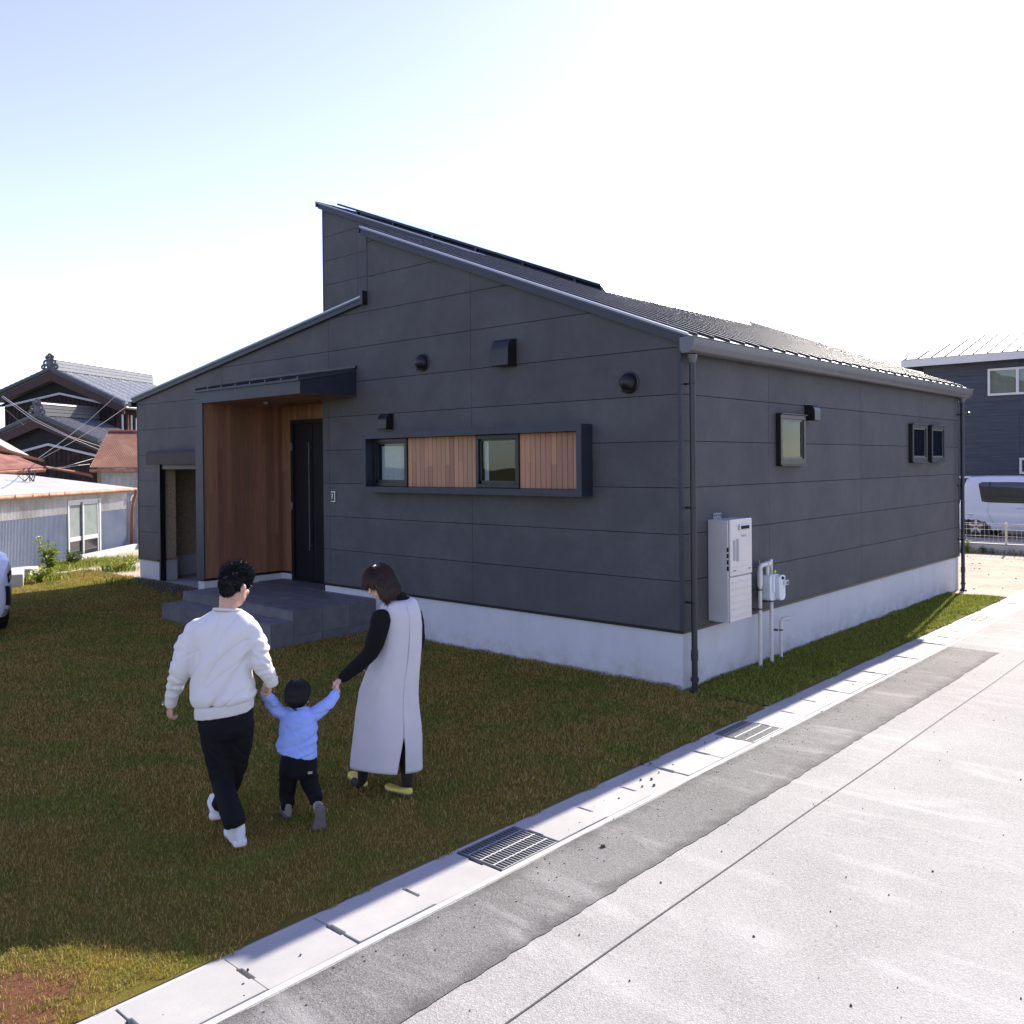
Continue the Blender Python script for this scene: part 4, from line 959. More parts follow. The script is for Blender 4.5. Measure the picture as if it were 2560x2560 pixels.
# ------------------------------------------------------------------ neighbours, seen past the house on the left
def m_rust(name, a, b, c, sc_=1.5, rough=.75):
    m, n, p = nodes(name); v = worldpos(n)
    f = ramp(n, noise_tex(n, sc_, 7, .7, v, .5), [(.32, a), (.5, b), (.68, c)])
    st = ramp(n, noise_tex(n, 9, 5, .7, worldpos(n, (1, 1, .15))), [(.45, 0.0), (.75, .6)])
    L(n, mixc(n, st, f, a), p.inputs['Base Color']); p.inputs['Roughness'].default_value = rough; p.inputs['Metallic'].default_value = .1
    bump(n, p, noise_tex(n, 40, 4, .7, v), .2, .004); return m
m_rust('rust_red', (.17, .055, .030), (.26, .095, .055), (.36, .17, .11)); m_rust('rust_orange', (.22, .09, .05), (.38, .18, .10), (.50, .30, .2), 3)
m_rust('zinc_sheet', (.30, .29, .27), (.44, .44, .43), (.56, .57, .58), 1.2, .5); m_rust('blue_sheet', (.15, .18, .24), (.19, .23, .30), (.23, .27, .34), .9, .55); m_rust('pale_roof', (.30, .29, .28), (.37, .365, .365), (.43, .43, .435), .8, .7)
m_rust('charred_board', (.012, .008, .008), (.020, .013, .012), (.055, .040, .033), 3.0, .9); m_rust('dark_plaster', (.011, .012, .014), (.015, .016, .018), (.02, .021, .023), 2, .9)
pm('kawara', (.30, .31, .32), (.20, .205, .21), 8, .42, .0, 20, .2); pm('kawara_dark', (.065, .07, .078), (.09, .095, .105), 8, .5)
pm('rafter_red', (.050, .021, .018), (.036, .016, .014), 12, .7); pm('white_band', (.55, .54, .58), (.5, .49, .53), 12, .6); pm('cream_roof', (.36, .34, .28), (.32, .30, .25), 4, .6)
pm('alu_frame', (.52, .53, .54), (.45, .46, .47), 8, .45, .4); pm('cable_dark', (.03, .03, .035), (.03, .03, .035), 5, .6); pm('cable_grey', (.42, .42, .40), (.38, .38, .36), 5, .6)
pm('frosted', (.20, .235, .225), (.15, .18, .175), 3, .25, 0, spec=.6); pm('window_dark', (.02, .022, .025), (.03, .03, .033), 3, .08, .0, spec=.8)
def vplane(a, p0, nrm):
    d = ray(a); t = (np.array(p0) - CAM) @ np.array(nrm) / (d @ np.array(nrm)); return Vector(CAM + d * t)
def boxat(T, u0, u1, v0, v1, z0, z1, mb=None):
    m = mb or MB(); o = len(m.v); m.box(u0, u1, v0, v1, z0, z1); m.v[o:] = [tuple(T(*v)) for v in m.v[o:]]; return m
def quadslab(m, p, th):
    """slab from four corner points, thickened downwards"""
    p = [Vector(q) for q in p]; n = (p[1] - p[0]).cross(p[3] - p[0]).normalized(); n = n if n.z > 0 else -n
    m.add([*p, *[q - n * th for q in p]], [(0, 1, 2, 3), (7, 6, 5, 4), (0, 4, 5, 1), (1, 5, 6, 2), (2, 6, 7, 3), (3, 7, 4, 0)]); return m
def corrugated(T, u0, u1, z0, z1, pitch, amp, v0):
    m = MB(); n = max(4, int((u1 - u0) / pitch * 6)); m.grid([[T(u0 + (u1 - u0) * i / n, v0 - amp * math.cos(2 * math.pi * (u0 + (u1 - u0) * i / n) / pitch), z) for z in (z0, z1)] for i in range(n + 1)]); return m
# --- blue corrugated shed with glazed doors
gA, gB = Vector(ground(c1(30, 1290))), Vector(ground(c1(715, 1145))); eu = (gB - gA); eu.z = 0; eu.normalize(); ev = Vector((-eu.y, eu.x, 0)); ev = ev if ev.dot(Vector(AF)) > 0 else -ev
zs0 = min(gA.z, gB.z) - .05
def TS(u, v, z): return gA + eu * u + ev * v + Vector((0, 0, z - gA.z))
def onS(a):
    p = vplane(a, gA, ev); return (p - gA).dot(eu), p.z
shed = thing('shed', tuple(gA), 'low blue grey corrugated metal shed with glazed sliding doors and pale flat roof', 'shed')
ur, zrf = onS(c1(705, 803)); zrf -= .02; u_a, _ = onS(c1(376, 1000)); u_b, _ = onS(c1(548, 1000)); _, zt1 = onS(c1(370, 955)); _, zd = onS(c1(460, 872)); u0s = -4.5
for (a, b, z0, z1, mt, nm) in ((u0s, u_a, zs0, zt1 + .03, 'blue_sheet', 'lower_sheet'), (u0s, u_a, zt1, zrf, 'zinc_sheet', 'upper_sheet'), (u_b + .12, ur, zs0, zt1 - .02, 'blue_sheet', 'lower_sheet'), (u_b + .12, ur, zt1 - .04, zrf, 'zinc_sheet', 'upper_sheet'), (u_a, u_b + .12, zd, zrf, 'zinc_sheet', 'upper_sheet')):
    corrugated(TS, a, b, z0, z1, .063, .009, -.012 if nm == 'upper_sheet' else 0).build(nm, mt, shed, 60)
boxat(TS, ur - .02, ur + .0, .02, 3.2, zs0, zrf).build('end_wall', 'zinc_sheet', shed); boxat(TS, u0s, ur - .03, .30, .36, zs0, zrf).build('inner_wall', 'dark_void', shed)
dm = thing  # (door parts below)
um = (u_a + u_b) / 2
boxat(TS, u_a, u_a + .07, -.04, .05, zs0, zd).build('door_post', 'alu_frame', shed); boxat(TS, u_b + .02, u_b + .12, -.05, .05, zs0, zd).build('door_post', 'alu_frame', shed); boxat(TS, u_a + .071, u_b + .019, -.035, .05, zd - .07, zd - .001).build('door_head', 'alu_frame', shed)
_, zk = onS(c1(460, 1090))
for (a, b, vv) in ((u_a + .072, um + .05, .03), (um - .05, u_b + .018, -.012)):
    m = MB(); t_ = .075
    for (p, q, r0, r1) in ((a, a + t_, zs0 + .05, zd - .072), (b - t_, b, zs0 + .05, zd - .072), (a + t_, b - t_, zd - .072 - t_, zd - .072), (a + t_, b - t_, zk - .06, zk + .06), (a + t_, b - t_, zs0 + .05, zs0 + .14)): boxat(TS, p, q, vv - .018, vv + .018, r0, r1, m)
    dr_ = m.build('sliding_door', 'alu_frame', shed)
    boxat(TS, a + t_, b - t_, vv - .004, vv + .004, zk + .06, zd - .072 - t_).build('pane', 'frosted', dr_); boxat(TS, a + t_, b - t_, vv - .004, vv + .004, zs0 + .14, zk - .06).build('pane', 'window_dark', dr_)
m = MB(); quadslab(m, [TS(u0s, -.22, zrf + .02), TS(ur + .15, -.22, zrf - .01), TS(ur + .15, 4.2, zrf + .56), TS(u0s, 4.2, zrf + .56)], .05); shroof = m.build('roof', 'pale_roof', shed)
m = MB(); m.tube([TS(u, -.27, zrf - .045 - .006 * (u - u0s) / 5) for u in np.linspace(u0s, ur - .1, 12)], .055, 12); m.build('gutter', 'rust_orange', shed, 60)
for i in range(9): u = u0s + .5 + i * .78; m = MB(); m.tube([TS(u, -.33, zrf + .02), TS(u, -.335, zrf - .06), TS(u, -.26, zrf - .11), TS(u, -.20, zrf - .08)], .009, 6); m.build('gutter_bracket', 'rust_orange', shed, 60)
m = MB(); m.tube([TS(ur - .1, -.27, zrf - .05), TS(ur + .18, -.25, zrf - .05), TS(ur + .26, -.22, zrf - .14), TS(ur + .26, -.1, zrf - .6), TS(ur + .26, -.05, zs0)], .045, 10); m.build('rain_pipe', 'rust_red', shed, 60)
m = MB(); m.tube([TS(ur + .02, -.12, zrf - .42), TS(ur + .06, -.14, zrf - .30), TS(ur + .16, -.16, zrf - .22)], .04, 10); m.build('elbow', 'zinc_sheet', shed, 60)
m = MB(); quadslab(m, [TS(u0s, 4.25, zrf + .62), TS(ur + .3, 4.25, zrf + .60), TS(ur + .3, 4.4, zrf + .66), TS(u0s, 4.4, zrf + .68)], .12); m.build('rear_gutter', 'rust_red', shed)
# concrete kerb and blocks along the shed
kb = thing('concrete_kerb', tuple(TS(4, -.5, zs0)), 'low concrete kerb running along the foot of the blue shed', 'kerb')
boxat(TS, u_a - .1, ur + 2.0, -.45, -.30, zs0 - .3, zs0 + .20).build('kerb', 'block_concrete', kb, None, .02)
for k_, (a, w_, h_, l_) in enumerate(((c7(265, 1100), .75, .16, 'pale concrete block by the small yellow green bush'), (c7(170, 1165), 1.35, .22, 'long mossy concrete block lying near the white car'))):
    g = Vector(ground(a)); bt = thing('concrete_block', tuple(g), l_, 'concrete block', 'loose concrete blocks by the shed'); m = MB(); m.box(-w_ / 2, w_ / 2, -.12, .12, -.05, h_); ang = math.atan2(eu.y, eu.x) + (.5 if k_ else .2)
    m.v = [tuple(Matrix.Rotation(ang, 3, 'Z') @ Vector(v) + g) for v in m.v]; m.build('block', 'block_concrete', bt, None, .015)
# --- old timber house with tiled gables
VRX = Vector((AR[0], AR[1], 0)).normalized(); rdir = Vector((AF[0], AF[1], 0)).normalized() * math.cos(R(12)) + VRX * math.sin(R(12)); wdir = Vector((rdir.y, -rdir.x, 0))
def gable(root, D, apex, eL, eR, Lr, wallL, wallR, band, zlow, bandmat='white_band', orn=1.0, tile='kawara'):
    p0 = Vector(dep(apex, D)); pl = lambda a: vplane(a, p0, rdir)
    A_, EL, ER = p0, pl(eL), pl(eR); oh = rdir * .45
    for q, E_ in ((-1, EL), (1, ER)):
        # tiled slope with ribs running down it
        m = MB(); nu, nv = int(Lr / .045), int((E_ - A_).length / .30); P = []
        dn = (E_ - A_); nn = dn.cross(rdir).normalized(); nn = nn if nn.z > 0 else -nn
        for i in range(nu + 1):
            s_ = -.45 + (Lr + .9) * i / nu; row = []
            for j in range(nv + 1):
                for e in ((0, 0.0), (.98, .022)):
                    t = min(1, (j + e[0]) / (nv + 1)); row.append(A_ + rdir * s_ + dn * t + nn * (.05 + .028 * math.cos(s_ / .27 * 2 * math.pi) + (.03 - e[1])))
            P.append(row)
        m.grid(P); m.build('tiled_slope', tile, root, 35)
        m = MB(); quadslab(m, [A_ - oh + nn * .03, E_ - oh + nn * .03, E_ + rdir * (Lr + .45) + nn * .03, A_ + rdir * (Lr + .45) + nn * .03], .10); m.build('roof_deck', 'kawara_dark', root)
        # verge boards
        m = MB(); d_ = Vector((0, 0, 1)); a, b = A_ - oh * 1.02, E_ - oh * 1.02; m.add([a - d_ * .06, b - d_ * .06, b - d_ * .42, a - d_ * .48, a - d_ * .06 + rdir * .06, b - d_ * .06 + rdir * .06, b - d_ * .42 + rdir * .06, a - d_ * .48 + rdir * .06], [(0, 1, 2, 3), (7, 6, 5, 4), (0, 4, 5, 1), (1, 5, 6, 2), (2, 6, 7, 3), (3, 7, 4, 0)]); m.build('verge_board', 'rafter_red', root)
        m = MB(); m.tube([a + d_ * .10 + (b - a) * t for t in np.linspace(0, 1, 26)], [.10 + (.02 if k % 2 else 0) for k in range(26)], 8); m.build('verge_tiles', 'kawara_dark', root, 40)
    # ridge: stacked tiles, end ornament
    m = MB(); w_ = wdir * .16
    for k_, (ww, h0, h1) in enumerate(((.17, .05, .22), (.145, .22, .38), (.12, .38, .52))):
        for s0 in (0,): m.add([A_ - oh - wdir * ww + Vector((0, 0, h0)), A_ - oh + wdir * ww + Vector((0, 0, h0)), A_ + rdir * (Lr + .45) + wdir * ww + Vector((0, 0, h0)), A_ + rdir * (Lr + .45) - wdir * ww + Vector((0, 0, h0)), A_ - oh - wdir * ww + Vector((0, 0, h1 - .02)), A_ - oh + wdir * ww + Vector((0, 0, h1 - .02)), A_ + rdir * (Lr + .45) + wdir * ww + Vector((0, 0, h1 - .02)), A_ + rdir * (Lr + .45) - wdir * ww + Vector((0, 0, h1 - .02))], [(0, 1, 2, 3), (4, 5, 6, 7), (0, 1, 5, 4), (1, 2, 6, 5), (2, 3, 7, 6), (3, 0, 4, 7)])
    m.tube([A_ - oh + Vector((0, 0, .56)) + rdir * t for t in np.linspace(0, Lr + .9, 30)], [.085 + (.015 if k % 2 else 0) for k in range(30)], 8); rg = m.build('ridge', tile, root, 40)
    ob = BB(); c0 = A_ - oh * 1.15 + Vector((0, 0, .30))
    for (x, z, r_) in ((0, .22, .20), (-.22, .08, .17), (.22, .08, .17), (0, .0, .26), (-.36, -.12, .13), (.36, -.12, .13), (0, .42, .12), (-.14, .34, .10), (.14, .34, .10)):
        cc = c0 + wdir * x * orn + Vector((0, 0, z * orn)); ob.tube([cc + (wdir * math.cos(q) + Vector((0, 0, 1)) * math.sin(q)) * r_ * .62 * orn for q in np.linspace(0, 6.0, 14)], .055 * orn, 6)
    ob.ball(c0, (.20 * orn, .08, .26 * orn), (wdir, rdir, Vector((0, 0, 1)))); ob.build('ridge_ornament', 'kawara_dark', root, 50)
    # gable wall in two bands with pale moulding between
    WL, WR = pl(wallL), pl(wallR); bl, ba, br = [pl(a) for a in band]
    up_ = lambda P, z: Vector((P.x, P.y, z))
    m = MB(); poly = [up_(WL, zlow), up_(WR, zlow), br.copy(), ba.copy(), bl.copy()]; k = len(poly); m.add(poly + [p + rdir * .1 for p in poly], [tuple(range(k)), tuple(range(2 * k - 1, k - 1, -1))] + [(i, i + k, (i + 1) % k + k, (i + 1) % k) for i in range(k)]); wl = m.build('lower_wall', 'charred_board', root)
    nb_ = int((WR - WL).length / .24)
    for i in range(nb_):
        t = (i + .5) / nb_; b0 = WL + (WR - WL) * t; x = (b0 - bl).dot(wdir); xa = (ba - bl).dot(wdir); xb = (br - bl).dot(wdir)
        zt = bl.z + (ba.z - bl.z) * x / xa if x < xa else ba.z + (br.z - ba.z) * (x - xa) / (xb - xa)
        m = MB(); pp = [b0 - wdir * .022, b0 + wdir * .022]; m.add([up_(pp[0], zlow) - rdir * .03, up_(pp[1], zlow) - rdir * .03, up_(pp[1], zt - .05) - rdir * .03, up_(pp[0], zt - .05) - rdir * .03, up_(pp[0], zlow), up_(pp[1], zlow), up_(pp[1], zt - .05), up_(pp[0], zt - .05)], [(0, 1, 2, 3), (0, 3, 7, 4), (1, 5, 6, 2), (3, 2, 6, 7)]); m.build('batten', 'charred_board', wl)
    m = MB(); poly = [bl, ba, br, ER - Vector((0, 0, .35)), A_ - Vector((0, 0, .45)), EL - Vector((0, 0, .35))]; poly = [p - rdir * .02 for p in poly]; k = len(poly); m.add(poly, [(0, 1, 4, 5), (1, 2, 3, 4)]); m.build('upper_wall', 'dark_plaster', root)
    m = MB(); m.tube([bl - rdir * .08, ba - rdir * .08, br - rdir * .08], .060, 6); m.build('moulding', bandmat, root, 30)
    # side wall under the right eave
    m = MB(); a, b = WR, WR + rdir * Lr; m.add([up_(a, zlow), up_(b, zlow), up_(b, ER.z - .1), up_(a, ER.z - .1)], [(0, 1, 2, 3)]); m.build('side_wall', 'charred_board', root)
    m = MB(); a, b = WL, WL + rdir * Lr; m.add([up_(a, zlow), up_(b, zlow), up_(b, EL.z - .1), up_(a, EL.z - .1)], [(0, 1, 2, 3)]); m.build('side_wall', 'charred_board', root)
    return A_, EL, ER, WR
oh_ = thing('old_house', tuple(dep(c6(770, 1500), 44) * np.array([1, 1, 0])), 'tall old timber house with tiled gable roof and charred board walls', 'house')
A1, EL1, ER1, WR1 = gable(oh_, 44, c6(770, 262), c6(-90, 655), c6(1745, 720), 7.2, c6(65, 900), c6(1560, 900), (c6(95, 728), c6(818, 560), c6(1540, 716)), -1.0)
m = MB(); p_ = WR1 + rdir * 3.0; 
wq = lambda s0, s1, z0, z1, off, nm, mt: (lambda mm: mm.build(nm, mt, oh_))(MB().add([WR1 + rdir * s0 + wdir * off + Vector((0, 0, z0 - WR1.z)), WR1 + rdir * s1 + wdir * off + Vector((0, 0, z0 - WR1.z)), WR1 + rdir * s1 + wdir * off + Vector((0, 0, z1 - WR1.z)), WR1 + rdir * s0 + wdir * off + Vector((0, 0, z1 - WR1.z)), WR1 + rdir * s0 + wdir * (off - .08) + Vector((0, 0, z0 - WR1.z)), WR1 + rdir * s1 + wdir * (off - .08) + Vector((0, 0, z0 - WR1.z)), WR1 + rdir * s1 + wdir * (off - .08) + Vector((0, 0, z1 - WR1.z)), WR1 + rdir * s0 + wdir * (off - .08) + Vector((0, 0, z1 - WR1.z))], [(0, 1, 2, 3), (4, 5, 6, 7), (0, 1, 5, 4), (1, 2, 6, 5), (2, 3, 7, 6), (3, 0, 4, 7)]))
zc0 = vplane(c6(1700, 1050), WR1, wdir).z; zc1 = vplane(c6(1700, 880), WR1, wdir).z
wq(1.4, 6.0, zc0, zc1, .10, 'window', 'alu_frame'); wq(1.6, 3.6, zc0 + .1, zc1 - .15, .13, 'curtain', 'curtain'); wq(4.0, 5.6, zc0 + .1, zc1 - .15, .13, 'curtain', 'curtain')
for s_, mt in ((.25, 'alu_frame'), (.7, 'rust_orange'), (.95, 'alu_frame')):
    m = MB(); q_ = WR1 + wdir * .15 + rdir * s_; m.tube([Vector((q_.x, q_.y, -1)), Vector((q_.x, q_.y, ER1.z - .4))], .05, 8); m.build('rain_pipe', mt, oh_, 50)
m = MB(); m.tube([ER1 - rdir * .4 - Vector((0, 0, .12)), ER1 + rdir * 7.4 - Vector((0, 0, .12))], .08, 8); m.build('eave_gutter', 'kawara_dark', oh_, 50)
oh2 = thing('timber_annex', tuple(dep(c6(610, 1500), 40) * np.array([1, 1, 0])), 'lower tiled gable annex standing in front of the old timber house', 'house')
gable(oh2, 40, c6(612, 872), c6(-10, 1150), c6(1430, 1225), 3.0, c6(90, 1300), c6(1300, 1300), (c6(120, 1388), c6(665, 1240), c6(1290, 1385)), -1.0, orn=.9, tile='kawara_dark')
# --- rusty corrugated shed on the right of that group
rs = thing('rusty_shed', tuple(dep(c6(1400, 1700), 30) * np.array([1, 1, 0])), 'small shed with rusty red corrugated roof beside the new house', 'shed')
E0, E1 = Vector(dep(c6(1205, 1552), 30)), Vector(dep(c6(2400, 1552), 30.5)); T0 = Vector(dep(c6(1462, 1068), 32.3)); T1 = T0 + (E1 - E0)
m = MB(); n_ = 200; m.grid([[(E0 + (E1 - E0) * i / n_) * (1 - t) + (T0 + (T1 - T0) * i / n_) * t + Vector((0, 0, .022 * math.cos(i * 2 * math.pi / 4))) for t in (0, .33, .34, .66, .67, 1)] for i in range(n_ + 1)]); m.build('roof', 'rust_red', rs, 60)
m = MB(); m.tube([T0 - (T1 - T0) * .005, T1], .06, 8); m.build('ridge_cap', 'rust_red', rs, 50); m = MB(); m.tube([E0 - Vector((0, 0, .10)), E1 - Vector((0, 0, .10))], .06, 8); m.build('gutter', 'rust_orange', rs, 50)
wa = Vector(dep(c6(1362, 1640), 30.5)); wb2 = wa + (E1 - E0); eu2 = (wb2 - wa).normalized(); zz2 = E0.z - .05
TR = lambda u, v, z: wa + eu2 * u + Vector((-eu2.y, eu2.x, 0)) * v + Vector((0, 0, z - wa.z))
corrugated(TR, 0, 4.5, -1, zz2, .076, .012, 0).build('wall_sheet', 'zinc_sheet', rs, 60); m = MB(); boxat(TR, 0, .05, .05, 3, -1, zz2, m); m.build('end_wall', 'zinc_sheet', rs)
# --- rust roofed house on the left edge
lh = thing('rust_roof_house', tuple(dep(c6(100, 1700), 27) * np.array([1, 1, 0])), 'low house with flat rusty red metal roof at the left edge', 'house')
a0, a1, a2, a3 = Vector(dep(c6(-900, 1640), 26)), Vector(dep(c6(600, 1545), 29)), Vector(dep(c6(20, 1315), 33)), Vector(dep(c6(-900, 1150), 31))
m = MB(); quadslab(m, [a0, a1, a2, a3], .06); m.build('roof', 'rust_red', lh)
m = MB(); m.tube([a0 - Vector((0, 0, .09)), a1 - Vector((0, 0, .09))], .07, 10); m.build('gutter', 'rust_orange', lh, 50)
m = MB(); m.add([a0 + ev * .5 - Vector((0, 0, 3)), a1 + ev * .5 - Vector((0, 0, 3)), a1 + ev * .5 - Vector((0, 0, .1)), a0 + ev * .5 - Vector((0, 0, .1))], [(0, 1, 2, 3)]); m.build('wall', 'charred_board', lh)
b0, b1, b2, b3 = Vector(dep(c6(-500, 880), 34)), Vector(dep(c6(390, 1385), 33.5)), Vector(dep(c6(235, 1375), 32.8)), Vector(dep(c6(-500, 960), 33.2))
m = MB(); quadslab(m, [b0, b1, b2, b3], .10); m.build('pale_verge', 'cream_roof', lh)
t0, t1, t2, t3 = Vector(dep(c6(-500, 1130), 33.4)), Vector(dep(c6(350, 1395), 33)), Vector(dep(c6(600, 1465), 31.5)), Vector(dep(c6(0, 1330), 31.8))
m = MB(); n_ = 60; m.grid([[(t0 + (t1 - t0) * i / n_) * (1 - t) + (t3 + (t2 - t3) * i / n_) * t + Vector((0, 0, .04 * math.cos(i * 2 * math.pi / 4))) for t in (0, .5, 1)] for i in range(n_ + 1)]); m.build('tile_strip', 'rust_orange', lh, 50)
m = MB(); m.tube([Vector(dep(c6(610, 1545), 29)), Vector(dep(c6(1000, 1610), 30)), Vector(dep(c6(1215, 1655), 30)), Vector(dep(c6(1240, 1680), 30))], .045, 8); m.build('conduit', 'rust_red', lh, 50)
rl_ = random.Random(3)
for k_ in range(5):
    q0 = Vector(dep(c6(330 + 22 * k_, 1560), 26)); m = MB(); m.tube([q0, q0 + Vector((rl_.uniform(-.3, .1), rl_.uniform(-.2, .2), -.15)), q0 + Vector((rl_.uniform(-.5, .3), rl_.uniform(-.2, .2), -.38)), q0 + Vector((rl_.uniform(.1, .5), 0, -.25)), q0 + Vector((.35, 0, -.05))], .012, 6); m.build('wire_coil', 'cable_dark', lh, 50)
# --- overhead cables
CB = [((20, 600, 30), (450, 920, 27), (900, 1130, 27), (1330, 1310, 29), 'cable_grey', 'pale overhead cable crossing the old house, lower of the twin pair'), ((35, 590, 30), (480, 905, 27.5), (930, 1130, 27.5), (1345, 1265, 29.5), 'cable_grey', 'pale overhead cable crossing the old house, upper of the twin pair'),
      ((1760, 690, 26), (1400, 940, 27), (1000, 1190, 28), (540, 1440, 31), 'cable_grey', 'long pale cable slanting down from the new house eave'), ((1545, 595, 33), (1190, 920, 33), (850, 1185, 32), (515, 1425, 31), 'cable_grey', 'thin cable slanting behind the long one towards the tile roof'),
      ((1250, 1430, 30), (1000, 1500, 29), (850, 1545, 29), (640, 1555, 29), 'cable_grey', 'blue grey cable sagging under the annex, upper of two'), ((1205, 1505, 30), (1050, 1520, 29), (880, 1550, 29), (660, 1560, 29), 'cable_grey', 'blue grey cable sagging under the annex, lower of two'),
      ((-60, 655, 33), (20, 720, 33), (90, 785, 33), (320, 985, 34), 'cable_dark', 'short dark cable at the left edge of the old house')]
for a, b, c, d, mt, lb in CB:
    P = [Vector(dep(c6(x, y), D)) for x, y, D in (a, b, c, d)]; t = thing('overhead_cable', tuple(P[0]), lb, 'cable', 'overhead cables by the old house'); Q = []
    for i in range(3):
        for s_ in (0, .25, .5, .75): Q.append(P[i].lerp(P[i + 1], s_))
    Q.append(P[3]); m = MB(); m.tube(Q, .009, 6); m.build('wire', mt, t, 60)

# ------------------------------------------------------------------ right: block wall with mesh fence, navy house
YFn = 15.75
fw = thing('block_wall', (-1, YFn, 0), 'low grey concrete block wall carrying a cream wire mesh fence beyond the dirt lot', 'wall')
MB().box(-9, 1.0, YFn, YFn + .15, -.2, .205).build('block_course', 'block_concrete', fw, None, .004)
for i in range(13): MB().box(-9 + i * .8 + .004, -9 + (i + 1) * .8 - .004 if i < 12 else 1.0, YFn - .012, YFn + .162, .207, .225).build('coping', 'slab_concrete', fw)
pm('fence_cream', (.58, .54, .44), (.52, .48, .39), 8, .4)
fe = thing('mesh_fence', (-1, YFn + .07, .22), 'cream wire mesh fence standing on the block wall in front of the white van', 'fence')
xp = float(on(b4(845, 1400), 1, YFn + .07)[0])
px_ = [xp + 2.0 * k for k in range(-4, 2)]
for x in px_: MB().box(x - .02, x + .02, YFn + .055, YFn + .095, .22, .72).build('post', 'fence_cream', fe, None, .004)
vw = MB().box(-.0028, .0028, -.0028, .0028, .25, .70).mesh('wire'); x = px_[0]
while x < 1.0: put('wire', vw, 'fence_cream', fe).location = (x, YFn + .05, 0); x += .098
for z in (.255, .40, .55, .655, .70): MB().box(px_[0], 1.0, YFn + .040, YFn + .0468, z - .0034, z + .0034).build('rail', 'fence_cream', fe)
def m_navy():
    m, n, p = nodes('navy_siding'); v = worldpos(n, (.35, .35, 9)); c = mixc(n, ramp(n, noise_tex(n, 3, 4, .7, v), [(.35, 0.0), (.65, 1.0)]), (.030, .036, .050), (.055, .063, .082)); L(n, c, p.inputs['Base Color']); p.inputs['Roughness'].default_value = .7
    bump(n, p, noise_tex(n, 4, 3, .6, v), .8, .02); return m
m_navy()
nh = thing('navy_house', (-2, 25, 0), 'two storey navy house with pale metal hip roof and white framed windows', 'house')
YN, YE = 25.0, 24.45
zw = lambda a: float(on(a, 1, YN)[2]); xw = lambda a: float(on(a, 1, YN)[0])
eL = on(b4(142, 270), 1, YE); zE = float(on(b4(500, 240), 1, YE)[2]); xEL = float(eL[0]); WLx = xEL + .55
nrow = int((zE - .1) / .455)
MB().box(WLx, 8, YN + .02, YN + 8, -.2, zE - .05).build('core', 'navy_siding', nh)
for k in range(nrow + 1):
    z0, z1 = k * .455, min((k + 1) * .455, zE - .08)
    if z1 - z0 > .05:
        for xa, xb in ((WLx, -2.6), (-2.6, .43), (.43, 3.46)): MB().box(xa + .003, xb - .003, YN, YN + .019, z0 + .003, z1 - .003).build('siding_panel', 'navy_siding', nh)
pm('pale_metal_roof', (.29, .27, .24), (.25, .235, .21), 3, .55, 0, spec=.2); pm('white_trim', (.62, .60, .57), (.57, .55, .52), 5, .5)
hx = float(on(b4(640, 108), 1, YE + 3.2)[0]); hz = float(on(b4(640, 108), 1, YE + 3.2)[2])
m = MB(); m.add([(xEL, YE, zE), (9, YE, zE), (9, YE + 3.2, hz), (hx, YE + 3.2, hz), (xEL, YE + 7.5, zE), (9, YE + 7.5, zE)], [(0, 1, 2, 3), (0, 3, 4), (3, 2, 5, 4)]); nroof = m.build('hip_roof', 'pale_metal_roof', nh)
x = xEL + .12
while x < 4.5:
    t = min(1, (x - xEL) / max(.01, hx - xEL)); m = MB(); y1, z1 = YE + 3.2 * t, zE + (hz - zE) * t
    m.add([(x - .015, YE, zE), (x + .015, YE, zE), (x + .015, y1, z1), (x - .015, y1, z1), (x - .015, YE, zE + .04), (x + .015, YE, zE + .04), (x + .015, y1, z1 + .04), (x - .015, y1, z1 + .04)], [(4, 5, 6, 7), (0, 1, 5, 4), (0, 4, 7, 3), (1, 2, 6, 5)]); m.build('seam', 'pale_metal_roof', nroof); x += .43
MB().box(xEL, 9, YE - .02, YE + .0, zE - .26, zE - .02).build('eave_fascia', 'white_trim', nh); MB().box(xEL - .01, xEL + .01, YE, YE + 7.5, zE - .26, zE - .02).build('eave_fascia', 'white_trim', nh); MB().box(xEL + .02, 9, YE + .01, YN + .02, zE - .20, zE - .17).build('soffit', 'white_trim', nh)
def nwin(x0, x1, z0, z1, curtain):
    m = MB(); t = .07
    for q in ((x0, x1, z0, z0 + t), (x0, x1, z1 - t, z1), (x0, x0 + t, z0 + t, z1 - t), (x1 - t, x1, z0 + t, z1 - t), ((x0 + x1) / 2 - .04, (x0 + x1) / 2 + .04, z0 + t, z1 - t)): m.box(q[0], q[1], YN - .07, YN - .001, q[2], q[3])
    o = m.build('window', 'white_trim', nh); MB().box(x0 + t, x1 - t, YN - .035, YN - .028, z0 + t, z1 - t).build('pane', 'window_glass', o)
    m = MB(); a0, a1 = x0 + t, x1 - t; m.grid([[(a0 + (a1 - a0) * i / 50, YN - .012 + .006 * math.sin(i * 1.1), z) for z in (z0 + t, z1 - t)] for i in range(51)]); m.build('curtain', curtain, o, 60)
pm('curtain_beige', (.50, .44, .34), (.42, .37, .28), 12, .9)
x0, z1 = xw(b4(725, 330)), zw(b4(725, 330)); z0 = zw(b4(725, 510)); nwin(x0, x0 + 1.75, z0, z1, 'curtain_beige')
x0, z1, z0 = xw(b4(938, 925)), zw(b4(938, 925)), zw(b4(938, 1032)); nwin(x0, x0 + .8, z0, z1, 'window_dark')

